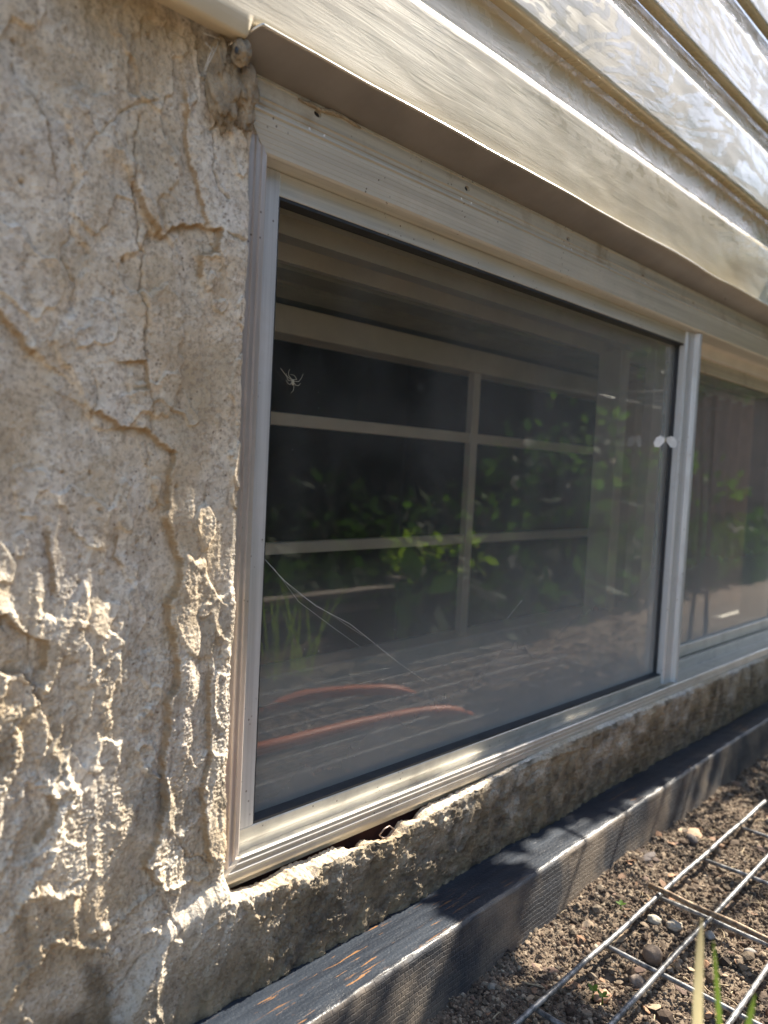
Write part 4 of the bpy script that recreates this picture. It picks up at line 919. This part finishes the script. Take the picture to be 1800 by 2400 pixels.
# unseen leaf clusters, added along the sun rays to throw the dappled shade
cl = []
def shade_over(x0, x1, y0, y1, z, t, n, r):
    nx = max(1, int(round((x1-x0)/(2*r)))); ny = max(1, int(round((y1-y0)/(2*r))))
    for i in range(nx):
        for j in range(ny):
            tt_ = t+rng.uniform(-0.05, 0.05)
            c = (x0+(i+.5)*(x1-x0)/nx+SUN[0]*tt_, y0+(j+.5)*(y1-y0)/ny+SUN[1]*tt_, z+SUN[2]*tt_); cl.append((c, ((x1-x0)/nx/2, (y1-y0)/ny/2*1.1, 0.006), n))
shade_over(0.22, 0.555, -0.40, -0.100, 0.0, 1.25, 48, 0.016)
shade_over(0.528, 0.606, -0.100, -0.048, 0.05, 0.95, 30, 0.010)
shade_over(1.09, 1.75, -0.40, -0.03, 0.0, 1.0, 26, 0.024)
shade_over(0.83, 1.0, -0.053, -0.020, 0.11, 1.1, 30, 0.010)
shade_over(1.0, 1.7, -0.064, -0.020, 0.11, 1.1, 30, 0.012)
shade_over(0.665, 0.83, -0.040, -0.018, 0.148, 1.0, 26, 0.010)
st_ = [[(1.9, -0.30, 0), (1.85, -0.28, 0.5), (1.6, -0.27, 0.9), (1.25, -0.27, 0.85), (1.10, -0.30, 0.75)], [(1.9, -0.25, 0), (1.8, -0.2, 0.3), (1.7, -0.18, 0.6)], [(1.88, -0.2, 0), (1.7, -0.15, 0.5), (1.6, -0.13, 0.95)]]
shrub('shade_leaves', (1.9, -0.25, 0.0), 'unseen leaf clusters added beyond the right end of the window to dapple the sunlight', None, st_, cl, M['leafd'], 0.026)
tr = empty('shadow_wires', (1.5, -0.2, 0.0), 'unseen wires added overhead to cast line shadows on the edging board', 'shadow wires')
ct = 0.72  # unseen wires added up the sun rays to draw line shadows
for x, y0, y1 in ((0.705, -0.20, -0.045), (0.80, -0.20, -0.040), (0.905, -0.20, -0.035), (1.00, -0.20, -0.03)):
    a = (x+SUN[0]*ct, y0+SUN[1]*ct, 0.05+SUN[2]*ct); b2 = (x+0.02+SUN[0]*ct, y1+SUN[1]*ct, 0.05+SUN[2]*ct)
    g = MB(); g.tube([a, b2], 0.0026, 6); g.build('wire', M['wire'], tr, True)
for y in (-0.19,):
    a = (0.60+SUN[0]*ct, y+SUN[1]*ct, 0.05+SUN[2]*ct); b2 = (1.10+SUN[0]*ct, y+SUN[1]*ct, 0.05+SUN[2]*ct)
    g = MB(); g.tube([a, b2], 0.003, 6); g.tube([b2, (b2[0], b2[1], -0.02)], 0.003, 6); g.build('wire', M['wire'], tr, True)
# lit plants across the bed
def plant(i, x, y, h, lm, label, grp='plants reflected in the window', n=90, r=0.10, ls=0.04):
    st = []; cc = []
    for k in range(4):
        a = rng.uniform(0, 6.28); tx, ty = x+r*0.8*math.cos(a), y+r*0.8*math.sin(a)
        st.append([(x, y, 0), (x+(tx-x)*.5, y+(ty-y)*.5, h*.6), (tx, ty, h*rng.uniform(.8, 1))]); cc.append(((tx, ty, h*rng.uniform(.55, .95)), (r*.7, r*.7, h*.22), n//4))
    return shrub('garden_plant', (x, y, 0), label, grp, st, cc, lm, ls, 'plant')
plant(0, 1.50, -0.80, 0.22, M['leaf2'], 'low lime green plant at the end of the timber rails, reflected in the pane', r=0.10, ls=0.035, n=120)
plant(1, 1.85, -0.95, 0.40, M['leaf'], 'mid green plant behind the lime one, reflected in the pane', r=0.12, n=60)
plant(2, 2.25, -0.85, 0.58, M['leaf'], 'tall mid-green plant reflected near the meeting stile', r=0.13, n=72)
plant(3, 2.6, -1.05, 0.52, M['leafd'], 'dark leafy plant reflected beside the meeting stile', r=0.22, n=200, ls=0.06)
plant(4, 1.75, -1.35, 0.34, M['leafd'], 'dark plant filling the bed behind the rails', r=0.22, n=200, ls=0.05)
plant(5, 3.4, -1.0, 0.5, M['leaf'], 'green plant reflected in the right pane', r=0.22, n=160, ls=0.06)
for i, (px, py) in enumerate(((655, 1540), (700, 1520), (830, 1515))):
    pass
g = MB()
for k in range(16):
    x, y = 0.99+rng.normal()*0.05, -0.72+rng.normal()*0.03; blade(g, (x, y, 0), (x+rng.normal()*0.03, y+rng.normal()*0.03, rng.uniform(0.08, 0.2)), 0.002)
tag(g.build('grass_tuft', M['leaf2'], None, True), 'thin grass blades growing before the timber rails, reflected in the pane', 'grass tuft')
fe = empty('board_fence', (4.5, -1.6, 0.0), 'red-brown board fence across the garden, reflected in the right pane', 'fence')
for k in range(44):
    x = 4.1+k*0.15; y = -1.65; g = MB(); g.box(x, x+0.143, y, y+0.02, 0, 1.45+0.01*(k % 3), bev=.002); g.build('board', M['fence'], fe)
for z0 in (0.3, 1.1):
    g = MB(); g.box(4.1, 10.6, -1.6295, -1.59, z0, z0+0.09); g.build('rail', M['fence'], fe)
hg = empty('hedge', (3.0, -3.2, 0.0), 'dark dense hedge across the garden, the black background of the reflections', 'hedge')
K = 30000; p = np.stack([rng.uniform(-1.0, 7.0, K), rng.uniform(-3.6, -2.9, K), rng.uniform(0, 2.35, K)], 1); p[:, 2] *= 1-0.12*np.abs(fbm(p[:, 0]*1.5, p[:, 0]*0+3, 2))
d = rng.normal(size=(K, 3)); d /= np.linalg.norm(d, axis=1)[:, None]; q = np.cross(d, rng.normal(size=(K, 3))); q /= np.linalg.norm(q, axis=1)[:, None]; L_ = 0.16*rng.uniform(.5, 1.3, (K, 1))
link('foliage', np.stack([p, p+d*L_*.5+q*L_*.3, p+d*L_, p+d*L_*.5-q*L_*.3], 1).reshape(-1, 3)-np.array(hg.location), np.arange(K*4).reshape(-1, 4), M['leafd'], hg)
g = MB()
for k in range(14): g.tube([(-0.8+k*0.58, -3.3, 0), (-0.8+k*0.58, -3.25, 1.0), (-0.7+k*0.58, -3.3, 1.9)], [.03, .02, .008], 6)
g.build('stems', M['bark'], hg, True)
K = 26000; p = np.stack([rng.uniform(0.3, 7.5, K), rng.uniform(-3.1, -0.90, K), rng.uniform(0, 1, K)], 1); p[:, 2] *= 0.05+0.16*np.clip(0.5+fbm(p[:, 0]*3, p[:, 1]*3, 3), 0, 1)
d = rng.normal(size=(K, 3)); d /= np.linalg.norm(d, axis=1)[:, None]; q = np.cross(d, rng.normal(size=(K, 3))); q /= np.linalg.norm(q, axis=1)[:, None]; L_ = 0.085*rng.uniform(.5, 1.3, (K, 1))
p[:, 1] = np.where(p[:, 0] > 1.25, -0.66+(p[:, 1]+0.90), p[:, 1])
tag(link('ground_cover', np.stack([p, p+d*L_*.5+q*L_*.3, p+d*L_, p+d*L_*.5-q*L_*.3], 1).reshape(-1, 3), np.arange(K*4).reshape(-1, 4), M['leafd']), 'low dark ground cover filling the garden behind the timber rails', 'ground cover', kind='stuff')
def tree(x, y, h, r, lm, label, n=2600, ls=0.16):
    e = empty('garden_tree', (x, y, 0), label, 'tree', 'trees across the garden'); g = MB()
    g.tube([(x, y, 0), (x+.05, y, h*.4), (x-.05, y+.05, h*.8)], [r*.09, r*.07, r*.02], 10)
    cs = []
    for k in range(26):
        d = _n(rng.normal(size=3)); c = np.array([x, y, h*.66])+d*np.array([r, r, h*.34])*rng.uniform(.25, .95); cs.append(c)
        g.tube([(x, y, h*.35), tuple((np.array([x, y, h*.5])+c)/2), tuple(c)], [r*.03, r*.018, r*.006], 5)
    g.build('trunk', M['bark'], e, True)
    K = n; c = np.array(cs)[rng.integers(0, 26, K)]; p = c+rng.normal(size=(K, 3))*r*0.17
    d = rng.normal(size=(K, 3)); d /= np.linalg.norm(d, axis=1)[:, None]; s = np.cross(d, rng.normal(size=(K, 3))); s /= np.linalg.norm(s, axis=1)[:, None]
    L_ = ls*rng.uniform(.5, 1.3, (K, 1)); V = np.stack([p, p+d*L_*.5+s*L_*.3, p+d*L_, p+d*L_*.5-s*L_*.3], 1).reshape(-1, 3)
    link('crown', V-np.array([x, y, 0]), np.arange(K*4).reshape(-1, 4), lm, e)
tree(4.2, -2.2, 2.9, 1.0, M['leafd'], 'small dark tree added over the garden bed to shade it', n=5200)  # added tree, keeps the sun off the far garden
tree(5.5, -4.6, 3.9, 1.5, M['leafd'], 'dark tree behind the fence, left in the siding reflections')
tree(8.5, -5.0, 5.2, 1.7, M['leafd'], 'tall dark tree behind the fence in the siding reflections')
tree(12.5, -5.5, 4.6, 1.8, M['leaf'], 'green tree further along the fence in the siding reflections')
tree(13.0, -4.6, 5.0, 1.3, M['leafd'], 'dark slim tree far along the fence in the siding reflections', ls=0.12)
tree(18.0, -6.5, 7.0, 1.8, M['leafd'], 'tall far tree whose crown breaks up the sky in the siding reflections', ls=0.15)
tree(24.0, -7.5, 8.5, 2.4, M['leaf'], 'farthest green tree in the siding reflections', ls=0.2)
tree(9.5, -7.5, 7.5, 1.7, M['leafd'], 'tall narrow dark tree behind the others in the siding reflections', ls=0.13)
tree(3.0, -6.2, 4.2, 1.6, M['leaf'], 'green tree opposite the window')
tree(0.3, -7.5, 5.0, 2.2, M['leafd'], 'broad dark tree opposite the bare stucco')
